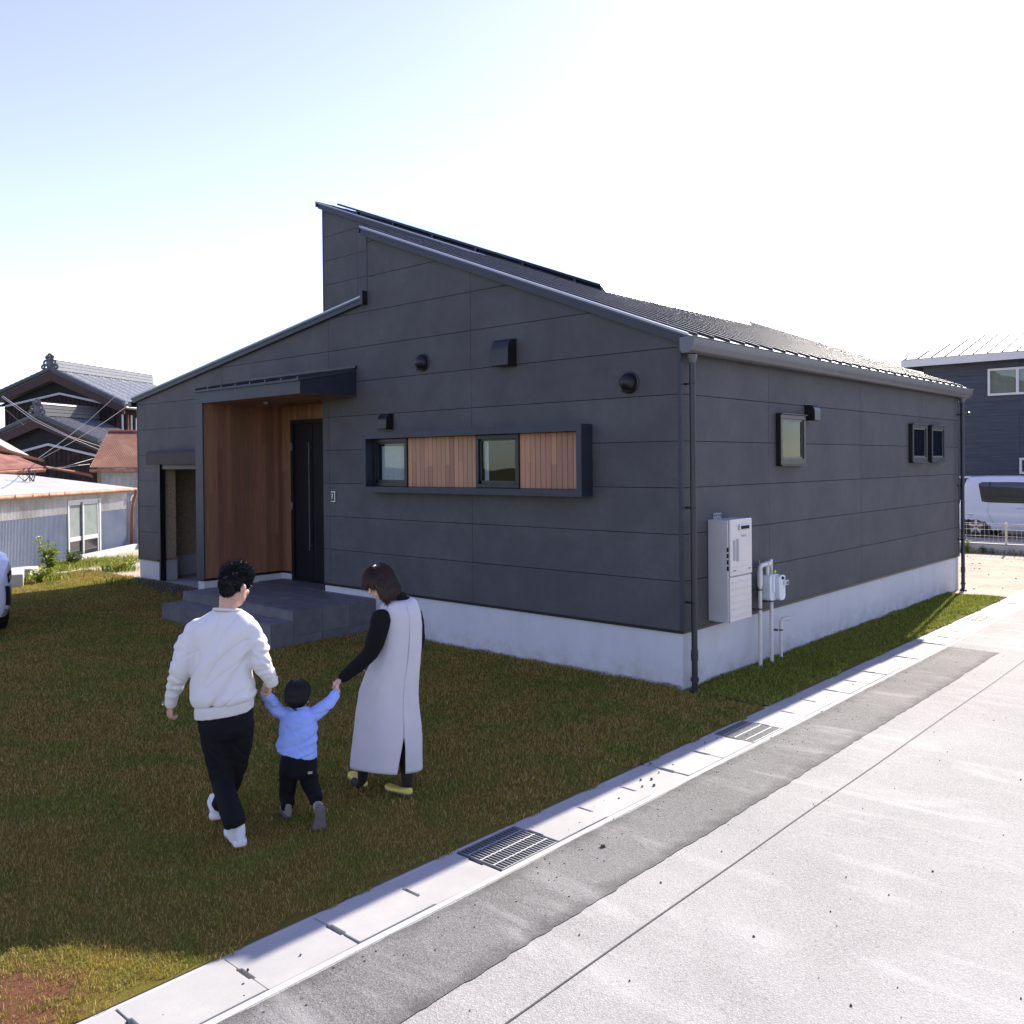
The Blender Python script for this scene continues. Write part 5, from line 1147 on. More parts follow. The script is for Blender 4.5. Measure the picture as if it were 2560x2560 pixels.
# ------------------------------------------------------------------ cars
pm('car_white', (.66, .67, .69), (.64, .65, .67), 2, .28, 0, coat=.6); pm('tyre', (.018, .018, .019), (.025, .025, .026), 30, .8); pm('car_black', (.012, .012, .013), (.016, .016, .017), 8, .4); pm('car_glass', (.012, .014, .016), (.018, .02, .022), 3, .05, 0, spec=.9); pm('tail_red', (.55, .02, .015), (.45, .015, .01), 8, .15, coat=.5); pm('lamp_clear', (.55, .57, .6), (.4, .42, .45), 30, .1, .5, coat=.5); pm('rim_dark', (.06, .06, .065), (.09, .09, .095), 8, .35, .7)
class Car:
    def __init__(s, X, ZT, WH, belt, z0, T, root): s.X, s.ZT, s.WH, s.belt, s.z0, s.T, s.root = X, ZT, WH, belt, z0, T, root
    def sec(s, x):
        zt = float(np.interp(x, s.X, s.ZT)); w = float(np.interp(x, s.X, s.WH)); b = min(s.belt, zt - .03); h = zt - b; z0 = s.z0; q = b - z0
        return [(0, z0), (.80 * w, z0), (.93 * w, z0 + .02), (.975 * w, z0 + .16 * q), (1.0 * w, z0 + .40 * q), (1.0 * w, z0 + .66 * q), (.985 * w, z0 + .90 * q), (.97 * w, b), (.945 * w, b + .28 * h), (.90 * w, b + .62 * h), (.845 * w, b + .86 * h), (.76 * w, b + .96 * h), (.60 * w, zt - .004), (.3 * w, zt + .006), (0, zt + .01)]
    def half(s, x, z):
        c = s.sec(x)[2:12]; return float(np.interp(z, [k[1] for k in c], [k[0] for k in c]))
    def body(s, xs, mat):
        m = MB(); P = []
        for x in xs:
            c = s.sec(x); P.append([s.T(x, y, z) for y, z in c] + [s.T(x, -y, z) for y, z in c[-2:0:-1]] + [s.T(x, 0, c[0][1])])
        m.grid(P); k = len(P[0]) - 1; n = len(xs); m.f.append(tuple(range(k))); m.f.append(tuple((n - 1) * (k + 1) + j for j in range(k)))
        return put('body', weld(m.mesh('body', 50)), mat, s.root)
    def patch(s, poly, side, off, name, mat, parent, n=14):
        """panel following the flank: poly of (x,z) given as lower and upper edge lists"""
        lo, hi = poly; m = MB(); P = []
        x0, x1 = max(lo[0][0], hi[0][0]), 0
        for i in range(n + 1):
            t = i / n; lx = np.interp(t, np.linspace(0, 1, len(lo)), [p[0] for p in lo]); lz = np.interp(t, np.linspace(0, 1, len(lo)), [p[1] for p in lo]); ux = np.interp(t, np.linspace(0, 1, len(hi)), [p[0] for p in hi]); uz = np.interp(t, np.linspace(0, 1, len(hi)), [p[1] for p in hi]); row = []
            for q in np.linspace(0, 1, 7): x, z = lx + (ux - lx) * q, lz + (uz - lz) * q; row.append(s.T(x, side * (s.half(x, z) + off), z))
            P.append(row)
        m.grid(P); return m.build(name, mat, parent, 60)
    def line(s, pts, side, off, r, name, mat, parent): 
        m = MB(); m.tube([s.T(x, side * (s.half(x, z) + off), z) for x, z in pts], r, 6); return m.build(name, mat, parent, 60)
    def wheel(s, x, side, r, w, yin=None):
        y = s.half(x, r + .05); t_ = [(y - .16), (y - .004)]
        ax = (s.T(0, 1, 0) - s.T(0, 0, 0)).normalized(); fx = (s.T(1, 0, 0) - s.T(0, 0, 0)).normalized(); up_ = Vector((0, 0, 1))
        def disc(y0, y1, r0, n=28):
            m = MB(); vs = []
            for yy in (y0, y1): vs += [s.T(x, side * yy, r) + fx * r0 * math.cos(q) + up_ * r0 * math.sin(q) for q in [2 * math.pi * j / n for j in range(n)]]
            m.add(vs, [tuple(range(n)), tuple(range(2 * n - 1, n - 1, -1))] + [(j, j + n, (j + 1) % n + n, (j + 1) % n) for j in range(n)]); return m
        disc(y - .2, y + .003, r + .075).build('wheel_arch', 'car_black', s.root, 40)
        wo_ = disc(y - .18, y + .012, r).build('wheel', 'tyre', s.root, 40, .012); disc(y - .1, y + .016, r * .66).build('rim', 'rim_dark', wo_, 40)
        for k in range(5):
            q = 2 * math.pi * k / 5 + .3; m = MB(); d1 = fx * math.cos(q) + up_ * math.sin(q); d2 = fx * -math.sin(q) + up_ * math.cos(q); c = s.T(x, side * (y + .018), r)
            m.add([c + d2 * .022, c - d2 * .022, c + d1 * r * .63 - d2 * .035, c + d1 * r * .63 + d2 * .035, c + d2 * .022 + ax * side * .006, c - d2 * .022 + ax * side * .006, c + d1 * r * .63 - d2 * .035 + ax * side * .006, c + d1 * r * .63 + d2 * .035 + ax * side * .006], [(0, 1, 2, 3), (4, 5, 6, 7), (0, 1, 5, 4), (1, 2, 6, 5), (2, 3, 7, 6), (3, 0, 4, 7)]); m.build('spoke', 'alu', wo_)
# white van beyond the fence, its flank towards us
vg = on(c8(595, 1352), 2, 0.0); vroot = thing('parked_van', (float(vg[0]), float(vg[1]) + .8, 0), 'white minivan with dark side windows parked behind the mesh fence', 'van')
vx0, vy = float(vg[0]) - .47, float(vg[1]) + .80
van = Car([0, .04, .10, .18, .30, .6, 1.5, 2.2, 2.6, 3.0, 3.4, 3.62, 3.71], [.92, 1.15, 1.42, 1.66, 1.715, 1.735, 1.74, 1.70, 1.48, 1.08, 1.0, .84, .60], [.70, .755, .785, .80, .81, .815, .815, .815, .815, .805, .77, .70, .60], .98, .20, lambda x, y, z: Vector((vx0 + x, vy - y, z)), vroot)
vb = van.body(list(np.linspace(0, .6, 14)) + list(np.linspace(.75, 2.2, 12)) + list(np.linspace(2.3, 3.71, 20)), 'car_white')
gpoly = ([(.62, 1.02), (.78, .99), (1.5, .98), (2.5, .985)], [(.52, 1.52), (.62, 1.565), (1.5, 1.57), (2.30, 1.545)])
for sd in (1, -1):
    van.patch(gpoly, sd, .004, 'side_window', 'car_glass', vroot, 24)
    van.wheel(.47, sd, .30, .17); van.wheel(3.03, sd, .30, .17)
    for xs_ in (.80, 1.72): van.line([(xs_, 1.0), (xs_ + .02, 1.57)], sd, .006, .022, 'window_pillar', 'car_black', vroot)
    van.line([(.80, .97), (.78, .72), (.86, .52), (.98, .36), (1.72, .33)], sd, .001, .004, 'door_gap', 'car_black', vroot); van.line([(1.74, .97), (1.74, .34)], sd, .001, .004, 'door_gap', 'car_black', vroot); van.line([(2.62, .97), (2.60, .34)], sd, .001, .004, 'door_gap', 'car_black', vroot)
    for xh in (1.50, 1.95): van.line([(xh, .845), (xh + .05, .85), (xh + .17, .845)], sd, .022, .014, 'door_handle', 'car_white', vroot)
    van.line([(.10, .63), (.40, .62)], sd, .002, .008, 'bumper_gap', 'car_black', vroot)
    van.patch(([(.045, .90), (.10, .89), (.17, .95)], [(.085, 1.06), (.12, 1.06), (.165, 1.04)]), sd, .006, 'tail_lamp', 'tail_red', vroot, 8)
m = MB(); m.box(-.16, .16, -.62, .62, -.02, .035); m.v = [tuple(van.T(x + .16 - .03 * (z > 0), y, z + 1.69)) for x, y, z in m.v]; m.build('roof_spoiler', 'car_white', vroot, None, .015)
m = MB(); P = [[van.T(.045 + .10 * t, y, 1.02 + .56 * t) - Vector((.012, 0, 0)) for y in np.linspace(-.62 + .06 * t, .62 - .06 * t, 7)] for t in np.linspace(0, 1, 5)]; m.grid(P); m.build('rear_window', 'car_glass', vroot, 60)
m = MB(); m.box(-.03, .03, -.02, .02, 0, .05); m.v = [tuple(van.T(x + .72, y + .1, z + 1.735)) for x, y, z in m.v]; m.build('aerial', 'car_black', vroot)
# white car at the left edge, its front corner in view
cg = Vector(ground(c1(62, 1648))); croot = thing('parked_car', (cg.x - 2.2, cg.y - .9, float(zg(cg.x - 2))), 'white car at the left edge, only its front corner in view', 'car')
cz = float(zg(cg.x - 1)); ca = R(-4); cxo, cyo = cg.x, cg.y - .78
def TC(x, y, z): return Vector((cxo + (x - 4.40) * math.cos(ca) - y * math.sin(ca), cyo + (x - 4.40) * math.sin(ca) + y * math.cos(ca), cz + z))
suv = Car([0, .06, .2, .45, 1.2, 2.2, 2.6, 3.15, 3.4, 3.9, 4.18, 4.32, 4.38, 4.40], [.85, 1.15, 1.45, 1.56, 1.63, 1.62, 1.53, 1.12, 1.06, 1.0, .93, .84, .70, .52], [.72, .80, .86, .885, .90, .90, .90, .90, .895, .875, .84, .77, .69, .62], 1.0, .22, TC, croot)
suv.body(list(np.linspace(0, .45, 10)) + list(np.linspace(.6, 2.6, 12)) + list(np.linspace(2.7, 3.9, 14)) + list(np.linspace(4.0, 4.40, 22)), 'car_white')
for sd in (1, -1):
    suv.patch(([(.55, 1.03), (1.5, 1.02), (3.05, 1.03)], [(.80, 1.46), (1.5, 1.52), (2.35, 1.47)]), sd, .004, 'side_window', 'car_glass', croot, 20)
    suv.wheel(.85, sd, .34, .2); suv.wheel(3.52, sd, .34, .2)
    suv.patch(([(4.00, .76), (4.18, .70), (4.33, .64)], [(4.02, .86), (4.18, .82), (4.33, .76)]), sd, .006, 'headlight', 'car_glass', croot, 10); suv.patch(([(4.06, .79), (4.18, .755), (4.31, .70)], [(4.06, .81), (4.18, .775), (4.31, .715)]), sd, .009, 'headlight_strip', 'lamp_clear', croot, 10)
    suv.patch(([(4.20, .36), (4.28, .36), (4.36, .38)], [(4.23, .46), (4.29, .60), (4.36, .62)]), sd, .005, 'air_intake', 'car_black', croot, 10); suv.patch(([(4.22, .255), (4.30, .25), (4.37, .25)], [(4.22, .31), (4.30, .325), (4.37, .335)]), sd, .007, 'fog_lamp', 'lamp_clear', croot, 8)
m = MB(); m.grid([[TC(x, y, .20 - .02 * t) for y in np.linspace(-.72, .72, 9)] for x, t in ((4.36, 0), (4.30, 1), (3.9, 1))]); m.build('lower_lip', 'car_black', croot, 60)
m = MB(); m.grid([[TC(4.402 - .10 * abs(y / .5) ** 3, y, z) for y in np.linspace(-.5, .5, 9)] for z in (.36, .60)]); m.build('grille', 'car_black', croot, 60)
m = MB(); m.grid([[TC(2.62 + .50 * t, y, 1.53 - .40 * t + .012) for y in np.linspace(-.70 - .06 * t, .70 + .06 * t, 7)] for t in np.linspace(0, 1, 5)]); m.build('windscreen', 'car_glass', croot, 60)

# ------------------------------------------------------------------ lawn and grass
gx = np.concatenate([np.arange(-13.6, -8, .30), np.arange(-8, .885, .12)]); gy = np.concatenate([np.arange(-12, -7, .3), np.arange(-7, .02, .12)])
def lawn_z(x, y): return float(zg(x, y)) + .006 + .018 * mnoise.noise((x * 1.1, y * 1.1, 2)) + .010 * mnoise.noise((x * 4, y * 4, 5)) + .03 * float(sstep((-.25 - y) / -.35 * 0 + max(0, 1 - abs(y) / .35)) if x < -.0 else 0)
m = MB(); m.grid([[(x if x < .87 else .875, y, lawn_z(x, y) if x < .8 else .004) for y in gy] for x in gx]); m.build('lawn', 'lawn_soil', None, 60, kind='structure')
m = MB(); m.grid([[(x, y, .008 + .02 * mnoise.noise((x * 2, y * 2, 2)) * (1 if x < .8 else 0)) for y in np.linspace(.021, 8.45, 70)] for x in np.linspace(-.05, .865, 8)]); m.build('lawn', 'lawn_soil', None, 60, kind='structure')
def grass_field(name, pts, hgt, wid, lean, label, mat='grass', seed=1):
    """one mesh of bent blades; a colour attribute carries each blade's own tone"""
    r = np.random.default_rng(seed); n = len(pts); a = r.uniform(0, 2 * np.pi, n); h = hgt * r.uniform(.45, 1.25, n); w = wid * r.uniform(.7, 1.3, n); le = lean * r.uniform(.2, 1.6, n); b = r.uniform(0, 2 * np.pi, n)
    sx, sy_ = np.cos(a) * w / 2, np.sin(a) * w / 2; lx, ly = np.cos(b) * le * h, np.sin(b) * le * h
    V = np.zeros((n, 5, 3)); V[:, 0] = pts; V[:, 1] = pts; V[:, 0, 0] -= sx; V[:, 0, 1] -= sy_; V[:, 1, 0] += sx; V[:, 1, 1] += sy_
    for k in (2, 3):
        V[:, k] = pts; V[:, k, 2] += h * .6; V[:, k, 0] += lx * .35; V[:, k, 1] += ly * .35
    V[:, 2, 0] += sx * .8; V[:, 2, 1] += sy_ * .8; V[:, 3, 0] -= sx * .8; V[:, 3, 1] -= sy_ * .8
    V[:, 4] = pts; V[:, 4, 2] += h * np.sqrt(np.clip(1 - .3 * le ** 2, .3, 1)); V[:, 4, 0] += lx; V[:, 4, 1] += ly
    V[:, 0:2, 2] -= .008
    me = bpy.data.meshes.new(name); me.vertices.add(n * 5); me.vertices.foreach_set('co', V.ravel())
    li = np.zeros((n, 7), dtype=np.int32); o = (np.arange(n) * 5)[:, None]; li[:, :4] = o + np.array([0, 1, 2, 3]); li[:, 4:] = o + np.array([3, 2, 4])
    me.loops.add(n * 7); me.loops.foreach_set('vertex_index', li.ravel()); me.polygons.add(n * 2)
    ls = np.zeros((n, 2), dtype=np.int32); ls[:, 0] = np.arange(n) * 7; ls[:, 1] = ls[:, 0] + 4; me.polygons.foreach_set('loop_start', ls.ravel())
    me.update(calc_edges=True)
    at = me.attributes.new('tone', 'FLOAT', 'POINT'); at.data.foreach_set('value', np.repeat(r.uniform(0, 1, n), 5).astype(np.float32))
    o_ = put(name, me, mat); o_['kind'] = 'stuff'; o_['label'] = label; o_['category'] = 'grass'; return o_
def m_grass(name, dry=.5):
    m = bpy.data.materials.new(name); m.use_nodes = True; n = m.node_tree; n.nodes.clear(); MATS[name] = m; v = worldpos(n)
    at = N(n, 'ShaderNodeAttribute', attribute_name='tone'); out = N(n, 'ShaderNodeOutputMaterial')
    patch = ramp(n, noise_tex(n, 1.5, 6, .72, v, .8), [(.38, 0.0), (.56, 1.0)])
    green = ramp(n, at.outputs['Fac'], [(0, (.070, .095, .014)), (.3, (.165, .205, .030)), (.75, (.27, .30, .055)), (1, (.42, .40, .13))])
    brown = ramp(n, at.outputs['Fac'], [(0, (.120, .085, .018)), (.3, (.30, .205, .050)), (.75, (.45, .31, .090)), (1, (.60, .47, .20))])
    c = mixc(n, patch, green, brown) if dry > .2 else green
    df = N(n, 'ShaderNodeBsdfDiffuse'); tl = N(n, 'ShaderNodeBsdfTranslucent'); mx = N(n, 'ShaderNodeMixShader'); mx.inputs[0].default_value = .35
    L(n, c, df.inputs[0]); L(n, c, tl.inputs[0]); L(n, df.outputs[0], mx.inputs[1]); L(n, tl.outputs[0], mx.inputs[2]); L(n, mx.outputs[0], out.inputs[0]); return m
m_grass('grass'); m_grass('grass_green', 0)
gr_ = np.random.default_rng(21)
def seen(P, mg=60):
    d = P - CAM; z = d @ AF; x = CX + FPX * (d @ AR) / z; y = CY - FPX * (d @ AU) / z; return (z > .5) & (x > -mg) & (x < 2560 + mg) & (y < 2560 + mg)
def sample(x0, x1, y0, y1, dens):
    n = int((x1 - x0) * (y1 - y0) * dens); return np.stack([gr_.uniform(x0, x1, n), gr_.uniform(y0, y1, n), np.zeros(n)], 1)
def dist(P): return (P - CAM) @ AF
near = sample(-9.5, .90, -9.0, -.02, 12000); near = near[seen(near) | (seen(near, 700) & (gr_.uniform(0, 1, len(near)) < .45))]
keep = gr_.uniform(0, 1, len(near)) < np.clip((5.2 / np.maximum(dist(near), 1)) ** 1.6, .05, 1); near = near[keep]
nzv = np.array([mnoise.noise((x * .9, y * .9, 7)) + .5 * mnoise.noise((x * 3.1, y * 3.1, 9)) for x, y, _ in near])
edge = near[:, 0] > .86 + .035 * np.sin(near[:, 1] * 9) + .02 * np.sin(near[:, 1] * 23)
bald = ((near[:, 0] - .52) ** 2 + (near[:, 1] + 6.25) ** 2 * 1.5 < .085 + .06 * np.sin(near[:, 0] * 17) * np.sin(near[:, 1] * 13)) & (gr_.uniform(0, 1, len(near)) < .72)
instep = (near[:, 0] > LX0) & (near[:, 0] < LX1) & (near[:, 1] > SY2)
near = near[~edge & ~bald & ~instep & ((nzv > -.55) | (gr_.uniform(0, 1, len(near)) < .4))]
near[:, 2] = [lawn_z(x, y) for x, y, _ in near]
far = sample(-13.4, -9.5, -7, -.02, 1500); far = far[seen(far, 700)]; far[:, 2] = [lawn_z(x, y) for x, y, _ in far]
dn_ = dist(near) + gr_.uniform(-1.6, 1.6, len(near))
grass_field('grass', near[dn_ < 7], .022, .0030, .8, 'short mixed green and brown turf covering the front lawn', seed=3)
fz = np.concatenate([near[dn_ >= 7], far]); grass_field('grass', fz, .030, .0065, .8, 'short dull turf on the lawn beside the porch steps', seed=4)
sp = sample(.0, .88, .02, 8.35, 5200); sp = sp[seen(sp)]; e2 = sp[:, 0] > .85 + .05 * np.sin(sp[:, 1] * 5) + .03 * np.sin(sp[:, 1] * 13); sp = sp[~e2]; sp[:, 2] = [.008 + .02 * mnoise.noise((x * 2, y * 2, 2)) for x, y, _ in sp]
grass_field('grass', sp, .032, .008, .7, 'strip of turf between the plinth and the drain slabs', 'grass_green', seed=5)
# weeds near the shed, along kerbs and the block wall
wd = []
for (a, rad, n) in ((c7(780, 990), .7, 700), (c7(1000, 960), .8, 600), (c7(1300, 930), .8, 600), (c7(640, 1040), .4, 250), (c7(1250, 1030), .35, 350), (c7(440, 1130), .5, 400), (c7(900, 960), .7, 500), (c7(1250, 1190), .3, 160)):
    g = ground(a); q = gr_.normal(0, rad * .5, (n, 2)); wd += [(g[0] + x, g[1] + y, float(zg(g[0] + x))) for x, y in q]
for x in np.linspace(-4.5, .5, 60): wd += [(x + gr_.normal(0, .05), YFn - .06 - abs(gr_.normal(0, .06)), -.01) for _ in range(9)]
grass_field('weeds', np.array(wd), .15, .014, .8, 'loose green weeds growing by the shed and along the block wall', 'grass_green', seed=6)
# ---- the man
MD = 5.42
man = thing('person', tuple(ground(c5(540, 1790))), 'adult in white sweatshirt and black trousers walking away, holding the child\'s left hand', 'person', 'family walking to the house')
gl = ground(c5(556, 1852)); gr = ground(c5(425, 1686))
DL = (Vector(gl) - Vector(CAM)).dot(Vector(AF)); DR = (Vector(gr) - Vector(CAM)).dot(Vector(AF))
hc = P5(548, 262, MD); hf = dirv(.40, .90, -.42); hu = dirv(.10, .42, .95)
bb = BB(); HR, HF, HU = head(bb, hc, hf, hu, 1.0)
bb.limb([P5(515, 300, MD), P5(508, 380, MD - .01), P5(500, 430, MD)], [.056, .055, .054])
bb.loft([ring(420, 575, 445, MD, .05), ring(350, 610, 510, MD, .065), ring(315, 620, 620, MD, .10), ring(325, 610, 800, MD, .09), ring(360, 615, 960, MD, .085), ring(370, 605, 1060, MD, .08)])
la = [(335, 540, MD), (252, 630, MD - .02), (218, 755, MD - .03), (185, 870, MD + .01), (160, 975, MD + .04)]
ra = [(622, 545, MD), (690, 620, MD), (706, 712, MD), (742, 775, MD + .03), (762, 838, MD + .05)]
bb.limb([P5(*p) for p in la], [.042, .042, .038, .034, .027]); bb.limb([P5(*p) for p in ra], [.042, .042, .038, .034, .027])
hand(bb, P5(160, 968, MD + .04), dirv(-.10, .05, -1), dirv(.55, .55, 0), 1, .86, 1.25, .3)
hand(bb, P5(760, 826, MD + .05), dirv(-.12, .25, -1), dirv(-.75, -.2, -.35), -1, .84, 1.15, .3)
ll = [(432, 1080, MD), (434, 1200, MD), (472, 1430, MD), (530, 1630, DL + .03)]
rl = [(572, 1080, MD), (576, 1180, MD + .03), (535, 1410, MD + .11), (460, 1570, MD + .19)]
bb.limb([P5(*p) for p in ll], [.07, .06, .044, .036]); bb.limb([P5(*p) for p in rl], [.07, .058, .042, .034])
put('body', remesh(bb, .0055, 3, 'body'), 'skin', man); face_bits(man, hc, HR, HF, HU, 1.0)
sw = BB()
sw.loft([ring(418, 592, 396, MD, .058), ring(372, 628, 425, MD, .078), ring(312, 662, 462, MD, .10), ring(283, 680, 510, MD, .118), ring(292, 660, 580, MD, .128), ring(296, 648, 680, MD, .13), ring(292, 645, 780, MD, .132), ring(284, 664, 870, MD, .142), ring(282, 676, 912, MD, .146, .012), ring(296, 670, 942, MD, .138, .02), ring(328, 643, 970, MD, .110, .022)], 36, 2.4)
sw.limb([P5(*p) for p in [(316, 520, MD), (255, 630, MD - .02), (222, 755, MD - .03), (187, 868, MD + .01), (166, 930, MD + .03)]], [.072, .071, .064, .050, .039], 18)
sw.limb([P5(*p) for p in [(640, 524, MD), (684, 620, MD), (704, 712, MD), (744, 772, MD + .03), (766, 815, MD + .045)]], [.072, .070, .064, .052, .041], 18)
me = remesh(sw, .0075, 8, 'sweatshirt')
def fold_m(l, d, z):
    t = l * .75 - z * .55; w = .012 * ridge(t * 6.5 + 1.3, z * 1.2 + l * .8, .4) + .017 * crease(t * 5.5 + 4, z * 1.6 - l, 1.4, .07) + .008 * crease(t * 12, z * 3 + l * 2, 7.3, .08)
    arm = abs(l - MANL) / .22
    k = min(1, max(0, (arm - .8) / .25)); w2 = .008 * ridge(l * 7, z * 17 + 6 * l, d * 6 + 4) + .009 * crease(l * 6, z * 13 + 5 * l, d * 4, .12) + .003 * nz(l * 30, z * 40, d * 30)
    return (w * (1 - k) + w2 * k) * (1 if z < 1.25 else max(.25, 1 - (z - 1.25) * 6))
MANL = P5(475, 700, MD).dot(VR); put('sweatshirt', wrinkle(me, fold_m), 'sweat_white', man)
b = BB(); b.loft([ring(316, 656, 950, MD, .126, .022), ring(310, 660, 970, MD, .130, .024), ring(312, 658, 1000, MD, .130, .024), ring(313, 654, 1022, MD, .128, .024)], 36, 2.4); put('hem_band', remesh(b, .007, 1, 'hem_band'), 'rib_white', man)
for (p, q, r0) in (((168, 925, MD + .03), (161, 968, MD + .04), .040), ((764, 808, MD + .045), (772, 842, MD + .055), .043)):
    b = BB(); b.limb([P5(*p), P5((p[0] + q[0]) / 2, (p[1] + q[1]) / 2, p[2]), P5(*q)], [r0, r0 * .93, r0 * .90], 18, False); put('cuff', b.mesh('cuff', 60), 'rib_white', man)
b = BB(); cpts = []
for j in range(25):
    q = 2 * math.pi * j / 24; cpts.append(P5(505, 398, MD) + VR * .080 * math.cos(q) + VF * .066 * math.sin(q) + VZ * (-.014 * math.sin(q) - .004 * math.cos(q)))
b.tube(cpts, .0095, 8, False); b.build('collar', 'rib_white', man, 60)
tr = BB()
tr.loft([ring(322, 654, 955, MD, .112), ring(325, 655, 1040, MD, .118), ring(335, 650, 1110, MD, .112), ring(352, 635, 1165, MD, .09)], 32, 2.4)
tr.limb([P5(*p) for p in [(432, 1080, MD), (434, 1200, MD), (458, 1340, MD), (472, 1430, MD), (502, 1545, (MD + DL) / 2), (535, 1640, DL + .03), (552, 1700, DL + .02)]], [.098, .087, .072, .067, .064, .065, .063], 20, 1)
tr.limb([P5(*p) for p in [(572, 1080, MD), (576, 1180, MD + .03), (562, 1300, MD + .07), (535, 1410, MD + .11), (495, 1510, MD + .16), (455, 1578, MD + .20)]], [.092, .080, .070, .063, .058, .054], 20, 1)
put('trousers', wrinkle(remesh(tr, .009, 5, 'trousers'), lambda l, d, z: .008 * crease(l * 4, z * 11 + l * 5, d * 3, .1) * (1 if z < .62 else .5) + .004 * ridge(l * 9, z * 5, d * 7)), 'jeans_black', man)
for pp in (((538, 1660, DL + .04), (550, 1765, DL + .07)), ((455, 1575, MD + .20), (430, 1640, DR + .06))):
    b = BB(); b.limb([P5(*pp[0]), P5(*pp[1])], [.041, .040], 16); b.build('sock', 'sweat_white', man, 60)
shoe(man, Vector(gl) + VR * .030 - VF * .0 + VZ * .012, dirv(-.46, .88, -.02), VZ, .285, .112, 'sneaker')
shoe(man, Vector(gr) + VR * .012 + VF * .0 + VZ * .010, dirv(-.30, .95, .10), dirv(0, -.1, 1), .285, .112, 'sneaker')
b = BB(); w0 = P5(150, 966, MD + .04); b.lathe([(.030, -.009), (.033, -.006), (.033, .006), (.030, .009)], w0 + VR * .008, 'z', 20); b.build('watch_strap', 'leather_dark', man, 50)
b = BB(); b.lathe([(.017, -.006), (.017, .004), (.013, .006)], (0, 0, 0), 'x', 18); wme = b.mesh('watch', 40); wme.transform(Matrix.Translation(w0 - VR * .030 - VF * .006) @ Matrix.Rotation(math.atan2(-VR.y, -VR.x), 4, 'Z')); put('watch', wme, 'watch_steel', man)
cap = BB(); A = (HR, HF, HU)
cap.ball(hc + HU * .052 - HF * .008, (.081, .098, .082), A, 20, 12); cap.ball(hc + HU * .012 - HF * .040, (.076, .066, .062), A); cap.ball(hc + HU * .095 + HF * .03, (.058, .062, .034), A)
cap.ball(hc - HU * .035 - HF * .058, (.052, .030, .036), A)
capm = remesh(cap, .006, 3, 'cap')
def man_hair(p, n, r_):
    top = max(0, (p - hc).dot(HU) / .12); top = min(1, top) ** 1.5; ln = .010 + .036 * top * r_.uniform(.4, 1.2); jit = Vector((r_.uniform(-.5, .5), r_.uniform(-.5, .5), r_.uniform(-.5, .5)))
    d = (n * (.35 + .5 * top) + HF * .5 * top - HU * .9 * (1 - top) + jit * .6).normalized(); d2 = (d + HF * .4 * top - HU * .3 + jit).normalized()
    return ([p - n * .004, p + d * ln * .5, p + d * ln * .5 + d2 * ln * .55], .0036)
spec = cap_strands(capm, 7000, 11, man_hair)
put('hair', hair_mesh(capm, spec), 'hair_black', man)

# ---- the woman
WD = 6.15
wom = thing('person', tuple(ground(c5(1450, 1500))), 'adult in long pale sleeveless dress over black sweater, yellow flats, holding the child\'s right hand', 'person', 'family walking to the house')
g1 = ground(c5(1335, 1490)); g2 = ground(c5(1612, 1534))
D1 = (Vector(g1) - Vector(CAM)).dot(Vector(AF)); D2 = (Vector(g2) - Vector(CAM)).dot(Vector(AF))
wc = P5(1425, 238, WD); wf = dirv(-.88, .22, -.48); wu = dirv(-.42, .12, .90)
bb = BB(); WR, WF, WU = head(bb, wc, wf, wu, .95)
bb.limb([P5(1470, 270, WD), P5(1515, 325, WD), P5(1540, 370, WD)], [.048, .050, .06])
bb.loft([ring(1450, 1640, 380, WD, .06), ring(1440, 1655, 450, WD, .085), ring(1440, 1640, 600, WD, .09), ring(1420, 1640, 800, WD, .10), ring(1400, 1650, 960, WD, .115), ring(1400, 1650, 1050, WD, .11)])
wl = [(1430, 455, WD - .12), (1402, 565, WD - .15), (1366, 660, WD - .17), (1290, 732, WD - .20), (1205, 803, WD - .24)]
bb.limb([P5(*p) for p in wl], [.048, .044, .040, .034, .026])
bb.limb([P5(*p) for p in [(1640, 450, WD + .08), (1652, 600, WD + .12), (1600, 740, WD + .22)]], [.046, .042, .036])
hand(bb, P5(1200, 806, WD - .245), dirv(-.75, -.1, -.55), dirv(.25, .1, -.9), -1, .78, 1.05, .3)
w1 = [(1420, 1000, WD), (1380, 1180, WD + .03), (1330, 1330, D1), (1318, 1430, D1 + .01)]; D2 = max(D2, WD - .06); w2 = [(1560, 1000, WD + .02), (1570, 1180, WD), (1576, 1290, WD - .02), (1588, 1400, D2), (1588, 1470, D2)]
put('body', remesh(bb, .0055, 3, 'body'), 'skin_light', wom); face_bits(wom, wc, WR, WF, WU, .95)
tg = BB(); tg.limb([P5(*p) for p in w1], [.085, .062, .042, .030]); tg.limb([P5(*p) for p in w2], [.075, .052, .047, .040, .031])
tg.limb([P5(1318, 1425, D1 + .01), P5(1300, 1450, D1 + .02), P5(1268, 1428, D1 + .07)], [.032, .030, .022]); tg.limb([P5(1588, 1465, D2), P5(1570, 1490, D2 + .02), P5(1510, 1482, D2 + .06)], [.033, .030, .022])
put('tights', remesh(tg, .0055, 3, 'tights'), 'tights', wom)
kn = BB(); kn.limb([P5(1426, 450, WD - .10)] + [P5(*p) for p in wl], [.060, .068, .064, .056, .048, .036], 18); kn.limb([P5(*p) for p in [(1632, 440, WD + .07), (1648, 590, WD + .10), (1605, 735, WD + .21)]], [.062, .054, .044], 18)
kn.limb([P5(1524, 308, WD), P5(1540, 345, WD), P5(1545, 400, WD)], [.056, .064, .085], 18, False)
put('sweater', wrinkle(remesh(kn, .008, 5, 'sweater'), lambda l, d, z: .005 * ridge(l * 6 + z * 9, z * 12 - l * 8, d * 6)), 'knit_black', wom)
